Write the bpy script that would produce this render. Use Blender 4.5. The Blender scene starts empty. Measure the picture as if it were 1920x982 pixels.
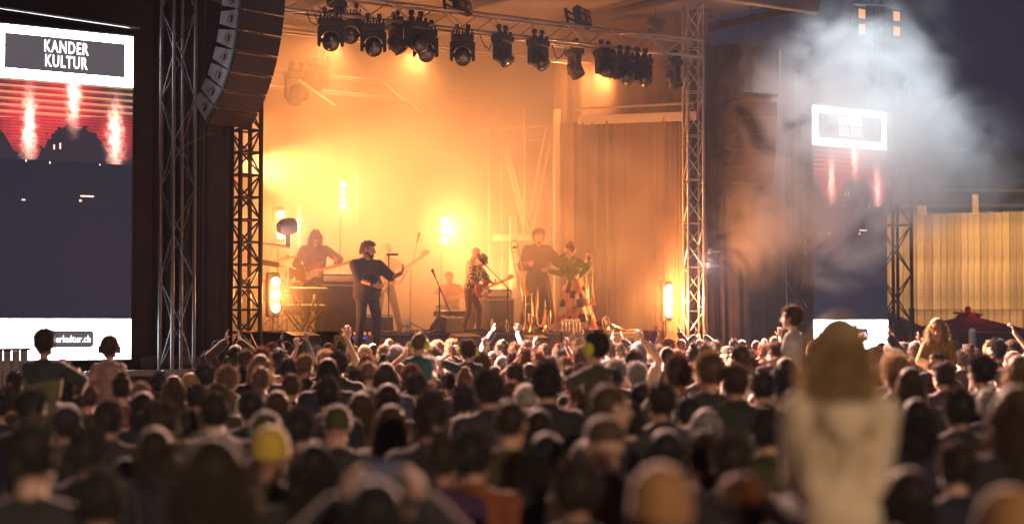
import bpy, math, random
import numpy as np
from mathutils import Vector, Matrix, Quaternion

random.seed(7)
rng = np.random.default_rng(7)
scene = bpy.context.scene
COL = scene.collection
R = math.radians

# ------------------------------------------------------------------ camera
F = 3200.0                       # focal length in photo pixels (60 mm on a 36 mm frame)
CAMZ = 2.0
PITCH = math.atan(114 / F)
cam_d = bpy.data.cameras.new('camera')
cam = bpy.data.objects.new('camera', cam_d)
COL.objects.link(cam)
cam.location = (0, 0, CAMZ)
cam.rotation_euler = (R(90) + PITCH, 0, 0)
cam_d.sensor_width = 36
cam_d.lens = 60
cam_d.clip_end = 2000
cam_d.clip_start = 0.1
cam_d.dof.use_dof = True
cam_d.dof.focus_distance = 27.0
cam_d.dof.aperture_fstop = 1.0
scene.camera = cam

# ------------------------------------------------------------------ world: night sky
w = bpy.data.worlds.new('World')
scene.world = w
w.use_nodes = True
w.node_tree.nodes['Background'].inputs[0].default_value = (0.25, 0.275, 0.55, 1)
w.node_tree.nodes['Background'].inputs[1].default_value = 0.057

scene.view_settings.view_transform = 'Standard'
scene.view_settings.look = 'None'
scene.view_settings.exposure = 0.0
scene.view_settings.gamma = 1.0
cy = scene.cycles
cy.use_denoising = True
try:
    cy.denoiser = 'OPENIMAGEDENOISE'
    cy.denoising_input_passes = 'RGB_ALBEDO_NORMAL'
except Exception:
    pass
cy.use_adaptive_sampling = True
cy.adaptive_threshold = 0.02
cy.max_bounces = 5
cy.diffuse_bounces = 2
cy.glossy_bounces = 2
cy.transmission_bounces = 3
cy.volume_bounces = 1
cy.transparent_max_bounces = 8
cy.sample_clamp_direct = 0
cy.sample_clamp_indirect = 4
cy.volume_step_rate = 2.0
cy.volume_max_steps = 64
cy.caustics_reflective = False
cy.caustics_refractive = False

# ------------------------------------------------------------------ stage frame
TH = math.atan(0.000217 * F)
CT, ST = math.cos(TH), math.sin(TH)
Z0 = 29.2
DECK = 1.50
RISER = 1.84
def S(u, v, z=0.0):
    return Vector((u * CT - v * ST, Z0 + u * ST + v * CT, z))
def ray(x, y):
    tx, ty = (x - 960) / F, (491 - y) / F
    return Vector((tx, math.cos(PITCH) - ty * math.sin(PITCH), math.sin(PITCH) + ty * math.cos(PITCH)))
def P(x, y, Y):
    d = ray(x, y)
    t = Y / d.y
    return Vector((d.x * t, Y, CAMZ + d.z * t))
def PU(x, y, v):
    """world point seen at photo pixel x, y on the vertical stage plane v"""
    d = ray(x, y)
    t = (v + Z0 * CT) / (-ST * d.x + CT * d.y)
    return Vector((d.x * t, d.y * t, CAMZ + d.z * t))
def UV(p):
    X, Y = p.x, p.y - Z0
    return (X * CT + Y * ST, -X * ST + Y * CT)
def front_depth(x):
    return Z0 / (1 - (x - 960) / F * ST / CT)

# ------------------------------------------------------------------ lights: the burning lamps of the place and added unseen ones
ORANGE = (1.0, 0.31, 0.07)
AMBER = (1.0, 0.31, 0.075)
def point(name, loc, power, color, radius=0.1):
    l = bpy.data.lights.new(name, 'POINT'); l.energy = power; l.color = color; l.shadow_soft_size = radius
    o = bpy.data.objects.new(name, l); COL.objects.link(o); o.location = loc
    return o
def spot(name, loc, target, power, color, angle=90, blend=0.6, radius=0.1):
    l = bpy.data.lights.new(name, 'SPOT'); l.energy = power; l.color = color; l.spot_size = R(angle); l.spot_blend = blend
    l.shadow_soft_size = radius
    o = bpy.data.objects.new(name, l); COL.objects.link(o); o.location = loc
    o.rotation_euler = (Vector(target) - Vector(loc)).to_track_quat('-Z', 'Y').to_euler()
    return o
# ------------------------------------------------------------------ mesh helper
def frame(d, ref=None):
    d = Vector(d).normalized()
    ref = Vector(ref) if ref is not None else (Vector((0, 0, 1)) if abs(d.z) < 0.9 else Vector((1, 0, 0)))
    a = ref.cross(d)
    if a.length < 1e-6:
        a = Vector((1, 0, 0)).cross(d)
    a.normalize()
    return a, d.cross(a), d

class MB:
    def __init__(s):
        s.v, s.f, s.m = [], [], []
        s.mat = 0
    def add(s, vs, fs):
        b = len(s.v)
        s.v.extend([tuple(v) for v in vs])
        s.f.extend([tuple(b + i for i in f) for f in fs])
        s.m.extend([s.mat] * len(fs))
        return s
    def box(s, c, size, rot=None):
        c = Vector(c); hx, hy, hz = size[0] / 2, size[1] / 2, size[2] / 2
        vs = [Vector((x, y, z)) for x in (-hx, hx) for y in (-hy, hy) for z in (-hz, hz)]
        if rot is not None:
            vs = [rot @ v for v in vs]
        return s.add([c + v for v in vs], [(0, 1, 3, 2), (4, 6, 7, 5), (0, 4, 5, 1), (2, 3, 7, 6), (0, 2, 6, 4), (1, 5, 7, 3)])
    def bbox(s, c, size, b=0.01, rot=None):
        """box with chamfered vertical and horizontal edges"""
        c = Vector(c); hx, hy, hz = size[0] / 2, size[1] / 2, size[2] / 2
        rings = []
        for z, k in ((-hz, b), (-hz + b, 0), (hz - b, 0), (hz, b)):
            x, y = hx - k, hy - k
            rings.append([Vector(q) for q in ((-x, -y + b, z), (-x + b, -y, z), (x - b, -y, z), (x, -y + b, z), (x, y - b, z), (x - b, y, z), (-x + b, y, z), (-x, y - b, z))])
        vs = [q for r in rings for q in r]
        if rot is not None:
            vs = [rot @ v for v in vs]
        fs = [tuple(range(7, -1, -1)), tuple(24 + i for i in range(8))]
        for k in range(3):
            for i in range(8):
                j = (i + 1) % 8
                fs.append((8 * k + i, 8 * k + j, 8 * k + 8 + j, 8 * k + 8 + i))
        return s.add([c + v for v in vs], fs)
    def tube(s, a, b, ra, rb=None, n=8):
        a, b = Vector(a), Vector(b); rb = ra if rb is None else rb
        x, y, d = frame(b - a)
        vs = []
        for p, r in ((a, ra), (b, rb)):
            vs += [p + r * (math.cos(2 * math.pi * i / n) * x + math.sin(2 * math.pi * i / n) * y) for i in range(n)]
        fs = [(i, (i + 1) % n, n + (i + 1) % n, n + i) for i in range(n)] + [tuple(range(n - 1, -1, -1)), tuple(range(n, 2 * n))]
        return s.add(vs, fs)
    def path(s, pts, r, n=6):
        for a, b in zip(pts[:-1], pts[1:]):
            s.tube(a, b, r, r, n)
        return s
    def sweep(s, pts, r, n=8, closed=False):
        pts = [Vector(p) for p in pts]; m = len(pts); vs = []; x = None
        for k, p in enumerate(pts):
            if closed: d = pts[(k + 1) % m] - pts[k - 1]
            else: d = pts[min(k + 1, m - 1)] - pts[max(k - 1, 0)]
            d.normalize()
            if x is None: x, y, _ = frame(d)
            else:
                x = (x - d * x.dot(d)).normalized(); y = d.cross(x)
            rr = r[k] if isinstance(r, (list, tuple)) else r
            vs += [p + rr * (math.cos(2 * math.pi * i / n) * x + math.sin(2 * math.pi * i / n) * y) for i in range(n)]
        fs = []
        for k in range(m if closed else m - 1):
            k2 = (k + 1) % m
            fs += [(k * n + i, k * n + (i + 1) % n, k2 * n + (i + 1) % n, k2 * n + i) for i in range(n)]
        if not closed:
            fs += [tuple(range(n - 1, -1, -1)), tuple((m - 1) * n + i for i in range(n))]
        return s.add(vs, fs)
    def capsule(s, a, b, ra, rb=None, n=12):
        a, b = Vector(a), Vector(b); rb = ra if rb is None else rb
        if (b - a).length < 1e-5: b = a + Vector((0, 0, 1e-4))
        x, y, d = frame(b - a)
        rings = [(a, ra, t) for t in (-80, -50, -22, 0)] + [(b, rb, t) for t in (0, 22, 50, 80)]
        vs = []
        for p, r, t in rings:
            c = p + d * (r * math.sin(R(t))); q = r * math.cos(R(t))
            vs += [c + q * (math.cos(2 * math.pi * i / n) * x + math.sin(2 * math.pi * i / n) * y) for i in range(n)]
        fs = []
        for k in range(7):
            fs += [(k * n + i, k * n + (i + 1) % n, (k + 1) * n + (i + 1) % n, (k + 1) * n + i) for i in range(n)]
        fs += [tuple(range(n - 1, -1, -1)), tuple(7 * n + i for i in range(n))]
        return s.add(vs, fs)
    def ell(s, c, rad, rot=None, n=14, m=9):
        c = Vector(c); vs = []; fs = []
        for j in range(m):
            t = math.pi * (j + 0.25) / (m - 0.5) - math.pi / 2
            for i in range(n):
                p = 2 * math.pi * i / n
                q = Vector((rad[0] * math.cos(t) * math.cos(p), rad[1] * math.cos(t) * math.sin(p), rad[2] * math.sin(t)))
                vs.append(c + (rot @ q if rot is not None else q))
        for j in range(m - 1):
            fs += [(j * n + i, j * n + (i + 1) % n, (j + 1) * n + (i + 1) % n, (j + 1) * n + i) for i in range(n)]
        fs += [tuple(range(n - 1, -1, -1)), tuple((m - 1) * n + i for i in range(n))]
        return s.add(vs, fs)
    def lathe(s, prof, n=14, M=None):
        vs = []; fs = []; k = len(prof)
        for r, z in prof:
            for i in range(n):
                q = Vector((max(r, 1e-4) * math.cos(2 * math.pi * i / n), max(r, 1e-4) * math.sin(2 * math.pi * i / n), z))
                vs.append(M @ q if M is not None else q)
        for j in range(k - 1):
            fs += [(j * n + i, j * n + (i + 1) % n, (j + 1) * n + (i + 1) % n, (j + 1) * n + i) for i in range(n)]
        fs += [tuple(range(n - 1, -1, -1)), tuple((k - 1) * n + i for i in range(n))]
        return s.add(vs, fs)
    def prism(s, outline, t, M=None):
        """outline in local x, z; thickness t along y"""
        n = len(outline)
        vs = [Vector((x, -t / 2, z)) for x, z in outline] + [Vector((x, t / 2, z)) for x, z in outline]
        if M is not None: vs = [M @ v for v in vs]
        fs = [tuple(range(n)), tuple(range(2 * n - 1, n - 1, -1))] + [(i, i + n, (i + 1) % n + n, (i + 1) % n) for i in range(n)]
        return s.add(vs, fs)
    def grid(s, fn, nu, nv):
        vs = [fn(i / nu, j / nv) for j in range(nv + 1) for i in range(nu + 1)]
        fs = [(j * (nu + 1) + i, j * (nu + 1) + i + 1, (j + 1) * (nu + 1) + i + 1, (j + 1) * (nu + 1) + i) for j in range(nv) for i in range(nu)]
        return s.add(vs, fs)
    def mesh(s, name, mats=(), smooth=False):
        me = bpy.data.meshes.new(name)
        me.from_pydata(s.v, [], s.f)
        for m in (mats if isinstance(mats, (list, tuple)) else [mats]):
            me.materials.append(m)
        if any(s.m):
            me.polygons.foreach_set('material_index', s.m)
        if smooth:
            me.polygons.foreach_set('use_smooth', [True] * len(me.polygons))
        me.update()
        return me

def smooth_angle(me, deg=35):
    me.polygons.foreach_set('use_smooth', [True] * len(me.polygons))
    me.update()
    try:
        me.set_sharp_from_angle(angle=R(deg))
    except Exception:
        pass
    return me

def obj(name, me, parent=None, loc=None, rotz=None, color=None, M=None):
    o = bpy.data.objects.new(name, me)
    COL.objects.link(o)
    if parent is not None: o.parent = parent
    if M is not None: o.matrix_basis = M
    if loc is not None: o.location = loc
    if rotz is not None: o.rotation_euler = (0, 0, rotz)
    if color is not None: o.color = (*color, 1)
    return o
def tag(o, label, cat, group=None):
    o['label'] = label; o['category'] = cat
    if group: o['group'] = group
    return o
def thing(name, label, cat, loc=(0, 0, 0), rotz=0, group=None, scale=1):
    o = bpy.data.objects.new(name, None); COL.objects.link(o)
    o.empty_display_size = 0.1
    o.location = loc; o.rotation_euler = (0, 0, rotz); o.scale = (scale,) * 3
    return tag(o, label, cat, group)
def struct(o, kind='structure'):
    o['kind'] = kind
    return o
def copy_tree(o, parent=None):
    c = o.copy(); COL.objects.link(c)
    if parent is not None: c.parent = parent
    for ch in list(o.children):
        copy_tree(ch, c)
    return c

def remeshed(mb, voxel, smooth=4, mats=(), name='body'):
    me = mb.mesh('tmp')
    o = bpy.data.objects.new('tmp', me); COL.objects.link(o)
    m = o.modifiers.new('r', 'REMESH'); m.mode = 'VOXEL'; m.voxel_size = voxel; m.use_smooth_shade = True
    if smooth:
        k = o.modifiers.new('s', 'SMOOTH'); k.factor = 0.5; k.iterations = smooth
    dg = bpy.context.evaluated_depsgraph_get()
    out = bpy.data.meshes.new_from_object(o.evaluated_get(dg))
    out.name = name
    bpy.data.objects.remove(o); bpy.data.meshes.remove(me)
    out.materials.clear()
    for q in (mats if isinstance(mats, (list, tuple)) else [mats]):
        out.materials.append(q)
    out.polygons.foreach_set('use_smooth', [True] * len(out.polygons))
    return out

# ------------------------------------------------------------------ materials
def nodes(name):
    m = bpy.data.materials.new(name); m.use_nodes = True
    nt = m.node_tree
    b = nt.nodes.get('Principled BSDF')
    return m, nt, b
def mat(name, col, rough=0.6, metal=0.0, var=0.25, scale=8.0, bump=0.0, spec=0.4, sheen=0.0, sheen_rough=0.4, from_object=False, transl=0.0, detail=4):
    m, nt, b = nodes(name)
    tc = nt.nodes.new('ShaderNodeTexCoord')
    n = nt.nodes.new('ShaderNodeTexNoise'); n.inputs['Scale'].default_value = scale; n.inputs['Detail'].default_value = detail
    nt.links.new(tc.outputs['Object'], n.inputs['Vector'])
    mr = nt.nodes.new('ShaderNodeMapRange'); mr.inputs[1].default_value = 0.3; mr.inputs[2].default_value = 0.7
    mr.inputs[3].default_value = 1 - var; mr.inputs[4].default_value = 1 + var
    nt.links.new(n.outputs['Fac'], mr.inputs[0])
    mx = nt.nodes.new('ShaderNodeVectorMath'); mx.operation = 'SCALE'
    if from_object:
        oi = nt.nodes.new('ShaderNodeObjectInfo'); nt.links.new(oi.outputs['Color'], mx.inputs[0])
    else:
        mx.inputs[0].default_value = col
    nt.links.new(mr.outputs[0], mx.inputs['Scale'])
    nt.links.new(mx.outputs[0], b.inputs['Base Color'])
    b.inputs['Roughness'].default_value = rough; b.inputs['Metallic'].default_value = metal
    b.inputs['Specular IOR Level'].default_value = spec
    if sheen:
        b.inputs['Sheen Weight'].default_value = sheen; b.inputs['Sheen Roughness'].default_value = sheen_rough; b.inputs['Sheen Tint'].default_value = (1.0, 0.93, 0.9, 1)
    if bump:
        bp = nt.nodes.new('ShaderNodeBump'); bp.inputs['Strength'].default_value = bump; bp.inputs['Distance'].default_value = 0.01
        nt.links.new(n.outputs['Fac'], bp.inputs['Height']); nt.links.new(bp.outputs[0], b.inputs['Normal'])
    if transl:
        t = nt.nodes.new('ShaderNodeBsdfTranslucent'); nt.links.new(mx.outputs[0], t.inputs[0])
        ms = nt.nodes.new('ShaderNodeMixShader'); ms.inputs[0].default_value = transl
        nt.links.new(b.outputs[0], ms.inputs[1]); nt.links.new(t.outputs[0], ms.inputs[2])
        nt.links.new(ms.outputs[0], nt.nodes['Material Output'].inputs[0])
    return m
def emit(name, col, strength, sample=True):
    m, nt, b = nodes(name)
    b.inputs['Base Color'].default_value = (0.02, 0.02, 0.02, 1)
    b.inputs['Emission Color'].default_value = (*col, 1); b.inputs['Emission Strength'].default_value = strength
    if not sample: m.cycles.emission_sampling = 'NONE'
    return m

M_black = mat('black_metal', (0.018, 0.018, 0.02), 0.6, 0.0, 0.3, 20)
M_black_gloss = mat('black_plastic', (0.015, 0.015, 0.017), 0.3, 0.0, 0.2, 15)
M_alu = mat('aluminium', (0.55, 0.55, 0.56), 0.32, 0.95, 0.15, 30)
M_alu_dark = mat('weathered_aluminium', (0.11, 0.11, 0.12), 0.45, 0.8, 0.2, 30)  # even dark tone of the aluminium
M_cloth_black = mat('black_molton', (0.022, 0.018, 0.02), 0.95, 0, 0.25, 3, sheen=0.3)
M_drape = mat('brown_drape', (0.13, 0.085, 0.06), 0.9, 0, 0.2, 2, sheen=0.3)
M_backdrop = mat('grey_backdrop', (0.32, 0.28, 0.24), 0.9, 0, 0.2, 1.5)
M_deck = mat('stage_plywood', (0.035, 0.03, 0.028), 0.45, 0, 0.4, 6)
M_roof = mat('roof_membrane', (0.30, 0.28, 0.26), 0.7, 0, 0.15, 1.2)
M_white_board = mat('pale_boarding', (0.62, 0.58, 0.5), 0.6, 0, 0.12, 4)
M_wood = mat('larch_board', (0.46, 0.29, 0.14), 0.65, 0, 0.42, 3.2, from_object=True, bump=0.2, detail=9)
M_lavender = mat('grey_cabinet_paint', (0.34, 0.335, 0.39), 0.45, 0, 0.15, 12)
M_grille = mat('black_grille', (0.012, 0.012, 0.014), 0.6, 0.3, 0.3, 60)
M_brass = mat('brass', (0.80, 0.52, 0.22), 0.25, 1.0, 0.1, 10)
M_steel = mat('steel', (0.6, 0.6, 0.6), 0.25, 1.0, 0.1, 10)
M_ground = mat('trampled_ground', (0.045, 0.042, 0.036), 0.9, 0, 0.5, 1.5, bump=0.4)
M_any = mat('painted', (1, 1, 1), 0.55, 0, 0.12, 10, from_object=True)
# ------------------------------------------------------------------ ground
g = MB(); g.add([(-600, -300, 0), (600, -300, 0), (600, 900, 0), (-600, 900, 0)], [(0, 1, 2, 3)])
struct(obj('ground', g.mesh('ground', M_ground)))

# ------------------------------------------------------------------ stage platform
def local(o, u, v, z=0, rot=0.0):
    o.location = S(u, v, z); o.rotation_euler = (0, 0, TH + rot); return o
st = local(thing('stage_platform', 'black stage platform with a raised rear riser that carries the band', 'stage'), 0, 0)
d = MB(); d.box((0, 4.0, DECK - 0.06), (13.4, 8.0, 0.12)); obj('deck', d.mesh('deck', M_deck), st)
d = MB()
for k in range(27):
    a = -6.7 + 13.4 * k / 27
    d.add([(a, 0.02, 0.02), (a + 0.25, -0.03, 0.02), (a + 0.25, -0.03, DECK - 0.125), (a, 0.02, DECK - 0.125), (a + 13.4 / 27, 0.02, 0.02), (a + 13.4 / 27, 0.02, DECK - 0.125)],
          [(0, 1, 2, 3), (1, 4, 5, 2)])
obj('skirt', d.mesh('skirt', M_cloth_black), st)
ru0, ru1 = UV(PU(706, 640, 0.7))[0], UV(PU(1208, 640, 0.7))[0]
wd = (ru1 - ru0) / 3
for k in range(3):
    d = MB(); d.bbox((ru0 + wd * (k + 0.5), 0.7 + 2.6, (DECK + RISER) / 2 + 0.001), (wd - 0.012, 5.2, RISER - DECK - 0.004), 0.008)
    r_ = obj('riser', d.mesh('riser', M_black), st)
    e = MB(); e.box((ru0 + wd * (k + 0.5), 0.7 - 0.004, RISER - 0.028), (wd - 0.03, 0.012, 0.04)); obj('edge_trim', e.mesh('trim', M_alu_dark), r_)

# back wall and roof
bw = local(thing('rear_backdrop', 'pale fabric backdrop closing the smoky stage at the rear', 'backdrop'), 0, 6.4)
d = MB(); d.grid(lambda a, b: (-6.6 + 12.6 * a, 0.07 * math.sin(a * 75) + 0.03 * math.sin(a * 31 + b), DECK + 6.4 * b), 120, 4)
obj('cloth', smooth_angle(d.mesh('cloth', M_backdrop), 60), bw)
d = MB(); d.tube((-6.6, 0, DECK + 6.42), (6.0, 0, DECK + 6.42), 0.03); obj('rail', d.mesh('rail', M_alu), bw)

RZ = 8.05
rf = local(thing('stage_roof', 'pale stage roof canopy seen from below with a deep front fascia beam', 'roof'), 0, 0)
d = MB(); d.grid(lambda a, b: (-6.9 + 13.1 * a, -0.9 + 8.6 * b, RZ + 0.08 - 0.10 * math.sin(math.pi * ((a * 5) % 1))), 50, 6)
obj('membrane', d.mesh('membrane', M_roof), rf)
d = MB(); d.bbox((-0.35, -1.06, RZ - 0.05), (13.2, 0.16, 0.42), 0.02); obj('fascia_beam', d.mesh('fascia', M_roof), rf)
for k in range(6):
    d = MB(); d.bbox((-6.9 + 13.1 * k / 5, 3.4, RZ - 0.09), (0.10, 8.6, 0.16), 0.01); obj('rafter', d.mesh('rafter', M_alu_dark), rf)

# ------------------------------------------------------------------ trusses
def truss(name, label, cat, p0, p1, size, bay, m, tr, br, group=None, ref=None, rungs=False, tris=6, nbays=None):
    p0, p1 = Vector(p0), Vector(p1); L = (p1 - p0).length
    t = thing(name, label, cat, group=group)
    x, y, z = frame(p1 - p0, ref)
    t.matrix_world = Matrix(((x.x, y.x, z.x, p0.x), (x.y, y.y, z.y, p0.y), (x.z, y.z, z.z, p0.z), (0, 0, 0, 1)))
    h = size / 2
    c = MB(); c.tube((0, 0, 0), (0, 0, L), tr, tr, 10)
    cm = smooth_angle(c.mesh('chord', m), 50)
    corners = [(-h, -h), (h, -h), (h, h), (-h, h)]
    for q in corners:
        obj('chord', cm, t, (*q, 0))
    n = max(1, round(L / bay)); b = L / n
    bl = math.hypot(size, b)
    bm_ = MB(); bm_.tube((0, 0, tr * 0.7), (0, 0, bl - tr * 0.7), br, br, tris); bme = smooth_angle(bm_.mesh('brace', m), 60)
    rm = MB(); rm.tube((0, 0, tr * 0.7), (0, 0, size - tr * 0.7), br, br, tris); rme = smooth_angle(rm.mesh('rung', m), 60)
    for k in range(4):
        a = Vector((*corners[k], 0)); e = Vector((*corners[(k + 1) % 4], 0))
        for i in range(n):
            u_, w_ = (a, e) if (i + k) % 2 == 0 else (e, a)
            s_ = u_ + Vector((0, 0, i * b)); f_ = w_ + Vector((0, 0, (i + 1) * b))
            o = obj('brace', bme, t); o.location = s_; o.rotation_euler = (f_ - s_).to_track_quat('Z', 'Y').to_euler()
            if rungs and i % rungs == 0:
                s2 = a + Vector((0, 0, i * b)); f2 = e + Vector((0, 0, i * b))
                o = obj('rung', rme, t); o.location = s2; o.rotation_euler = (f2 - s2).to_track_quat('Z', 'Y').to_euler()
    return t
# front lighting truss, measured on its lower front chord
pa, pb = PU(622, 23, 0.0), PU(1306, 110, 0.0)
TZ = (pa.z + pb.z) / 2
truss('lighting_truss', 'aluminium box truss across the stage front carrying the row of moving heads', 'truss',
      S(-5.6, 0.17, TZ + 0.16), S(4.35, 0.17, TZ + 0.16), 0.31, 0.46, M_alu, 0.025, 0.011, ref=(0, 0, 1))
truss('lighting_truss', 'second aluminium truss deep in the orange smoke behind the front truss', 'truss',
      S(-5.6, 2.9, TZ + 0.35), S(4.0, 2.9, TZ + 0.35), 0.31, 0.5, M_alu, 0.025, 0.011, ref=(0, 0, 1))
truss('lighting_truss', 'rearmost aluminium truss under the roof above the drum corner', 'truss',
      S(-5.6, 5.2, TZ - 0.3), S(4.0, 5.2, TZ - 0.3), 0.31, 0.5, M_alu, 0.025, 0.011, ref=(0, 0, 1))
# four slanting braces, bright in the smoke below the roof
for k, (x0, y0, x1, y1, v) in enumerate([(720, 155, 760, 190, 4.9), (560, 150, 628, 198, 4.8), (765, 188, 794, 216, 4.9), (903, 175, 940, 208, 4.9), (902, 198, 937, 226, 4.9), (757, 235, 782, 258, 4.9)]):
    a, b = PU(x0, y0, v), PU(x1, y1, v - 0.5)
    d = MB(); c = (a + b) / 2; d.tube(a - c, b - c, 0.02, 0.02, 8)
    lab = ['slanting bright tube in the smoke beside the singer side of the truss', 'slanting bright tube in the smoke nearest the loudspeaker array', 'slanting bright tube hanging lower end of the pair above the microphones',
           'upper of two curved bright tubes in the smoke over the bald musician', 'lower of two curved bright tubes in the smoke over the bald musician', 'short slanting bright tube lowest in the smoke over the stage centre'][k]
    o = obj('roof_brace', d.mesh('roof_brace', M_white_board)); o.location = c; tag(o, lab, 'roof brace', 'slanting tubes under the stage roof')

# towers
ul = UV(PU(470, 400, 0.25))[0]
truss('stage_tower', 'dark lattice tower silhouetted against the orange smoke below the loudspeaker array', 'tower', S(ul, 0.45, DECK), S(ul, 0.45, RZ - 0.2), 0.36, 0.36, M_black, 0.036, 0.017, ref=(1, 0.75, 0), rungs=1, group='stage roof towers')  # black metal puts the shade of its unlit side into the colour
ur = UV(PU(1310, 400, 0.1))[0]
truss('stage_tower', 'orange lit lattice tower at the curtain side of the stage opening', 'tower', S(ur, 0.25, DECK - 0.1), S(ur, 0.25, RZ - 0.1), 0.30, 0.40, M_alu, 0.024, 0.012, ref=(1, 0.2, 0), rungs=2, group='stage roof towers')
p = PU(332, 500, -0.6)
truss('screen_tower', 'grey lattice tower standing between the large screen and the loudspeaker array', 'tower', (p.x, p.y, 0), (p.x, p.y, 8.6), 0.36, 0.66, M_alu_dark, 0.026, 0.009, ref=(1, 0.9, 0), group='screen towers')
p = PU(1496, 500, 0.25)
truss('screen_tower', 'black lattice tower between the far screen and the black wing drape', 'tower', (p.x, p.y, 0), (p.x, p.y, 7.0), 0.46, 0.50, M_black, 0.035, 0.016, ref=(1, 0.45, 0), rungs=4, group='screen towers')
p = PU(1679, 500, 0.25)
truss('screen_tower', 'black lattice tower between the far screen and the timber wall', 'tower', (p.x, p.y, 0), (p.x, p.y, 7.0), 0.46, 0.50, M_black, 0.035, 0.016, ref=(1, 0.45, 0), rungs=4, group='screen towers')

# ------------------------------------------------------------------ wing drapes
def drape(label, pts, z0, z1, m, folds, amp, name='wing_drape', cat='drape', group=None, seed=0, swag=0.0, top=None):
    """vertical cloth through plan points pts with folds; swag pulls the bottom edge along the path"""
    r_ = random.Random(seed)
    pts = [Vector((p.x, p.y, 0)) for p in pts]
    L = [0]
    for a, b in zip(pts[:-1], pts[1:]): L.append(L[-1] + (b - a).length)
    ph = [r_.uniform(0, 6.28) for _ in range(4)]
    def fn(a, b):
        s_ = a * L[-1]
        k = 0
        while k < len(L) - 2 and s_ > L[k + 1]: k += 1
        t = (s_ - L[k]) / (L[k + 1] - L[k])
        p = pts[k].lerp(pts[k + 1], t); dr = (pts[k + 1] - pts[k]).normalized(); nn = Vector((dr.y, -dr.x, 0))
        am = amp * (1.25 - 0.55 * b)
        aw = a + 0.028 * math.sin(a * 17 + ph[2]) + 0.018 * math.sin(a * 41 + ph[1]); o_ = am * (0.6 + 0.6 * math.sin(a * 9 + ph[3])) * (math.sin(folds * aw * 6.283 + ph[0] + 0.9 * math.sin(b * 2.2 + ph[1] + 5 * a)) + 0.5 * math.sin(2.3 * folds * a * 6.283 + ph[2] + 1.3 * b) + 0.3 * math.sin(4.1 * folds * a * 6.283 + ph[3]))
        q = p + nn * o_ + dr * (swag * (1 - b) ** 2 * a)
        zt = z1 if top is None else z1 + top * a
        return (q.x, q.y, z0 + (zt - z0) * b)
    d = MB(); d.grid(fn, int(folds * 14), 22)
    o = obj(name, smooth_angle(d.mesh('drape', m), 70)); tag(o, label, cat, group)
    return o
drape('long black wing drape hanging behind the near screen tower', [PU(262, 500, 0.5), PU(352, 500, 0.25), PU(436, 500, 0.2)], 0.1, RZ, M_cloth_black, 9, 0.06, seed=3, group='black wing drapes')
drape('black wing drape bulging beside the orange lit tower', [PU(1296, 500, 0.75), PU(1335, 500, 0.45), PU(1400, 500, 0.1), PU(1462, 500, 0.1), PU(1478, 500, 0.6)], 0.1, 7.3, M_cloth_black, 5, 0.09, seed=5, group='black wing drapes', swag=0.35)
A_ = P(1296, 500, 32.0); B_ = P(1050, 500, 33.2)
zt = P(1050, 232, 33.2).z
drape('tall brown pleated curtain lit orange behind the patchwork skirt', [B_, A_], DECK, zt, M_drape, 7, 0.085, name='side_curtain', cat='curtain', seed=9)
drape('brown cloth closing the stage side above the pleated curtain up to the roof', [P(1040, 500, 33.9), P(1330, 500, 32.6)], zt - 0.3, RZ - 0.1, M_drape, 4, 0.05, name='upper_side_cloth', cat='curtain', seed=12)
# white banner strip and bar over the curtain
def bar_between(name, label, cat, a, b, w, h, m, group=None):
    c = (a + b) / 2; L = (b - a).length
    d = MB(); d.bbox((0, 0, 0), (L, w, h), min(w, h) * 0.2)
    o = obj(name, d.mesh(name, m)); dd = (b - a).normalized()
    yaw = math.atan2(dd.y, dd.x)
    o.rotation_euler = (0, -math.asin(dd.z), yaw); o.location = c
    return tag(o, label, cat, group)
bar_between('banner_board', 'pale horizontal board above the brown pleated curtain', 'board', P(1084, 226, 33.0), P(1306, 217, 31.9), 0.03, 0.17, M_white_board)
bar_between('scaffold_tube', 'thin bright tube running above the pale horizontal board', 'tube', P(1078, 205, 33.0), P(1300, 193, 31.9), 0.045, 0.045, M_alu)
bar_between('ceiling_batten', 'short bright batten under the roof near the fascia', 'batten', P(1150, 19, 33.0), P(1238, 14, 33.0), 0.05, 0.05, M_alu)
# scaffold frame in the smoke between curtain and backdrop
sf = thing('rear_scaffold', 'pale scaffold frame with v shaped braces in the smoke behind the musicians', 'scaffold')
sf.location = P(985, 620, 34.6)
def sfbar(name, a, b, r, m=M_white_board):
    d = MB(); d.tube(a - sf.location, b - sf.location, r, r, 8); return obj(name, smooth_angle(d.mesh(name, m), 50), sf)
for x0, y0, x1, y1, Y, r in [(917, 618, 917, 235, 34.8, 0.03), (941, 618, 941, 240, 34.8, 0.018), (984, 460, 984, 205, 34.4, 0.03), (1030, 618, 1030, 240, 34.7, 0.02)]:
    sfbar('post', P(x0, y0, Y), P(x1, y1, Y), r)
for x0, y0, x1, y1, Y, r in [(938, 240, 985, 432, 34.7, 0.045), (952, 272, 992, 432, 34.6, 0.04), (1026, 240, 988, 432, 34.7, 0.045), (1034, 262, 1000, 432, 34.6, 0.04)]:
    sfbar('diagonal_brace', P(x0, y0, Y), P(x1, y1, Y), r)
for x0, y0, x1, y1, Y, r in [(890, 242, 1048, 234, 34.75, 0.045), (940, 268, 1040, 258, 34.75, 0.022), (960, 353, 1000, 353, 34.8, 0.02)]:
    sfbar('ledger', P(x0, y0, Y), P(x1, y1, Y), r)
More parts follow.
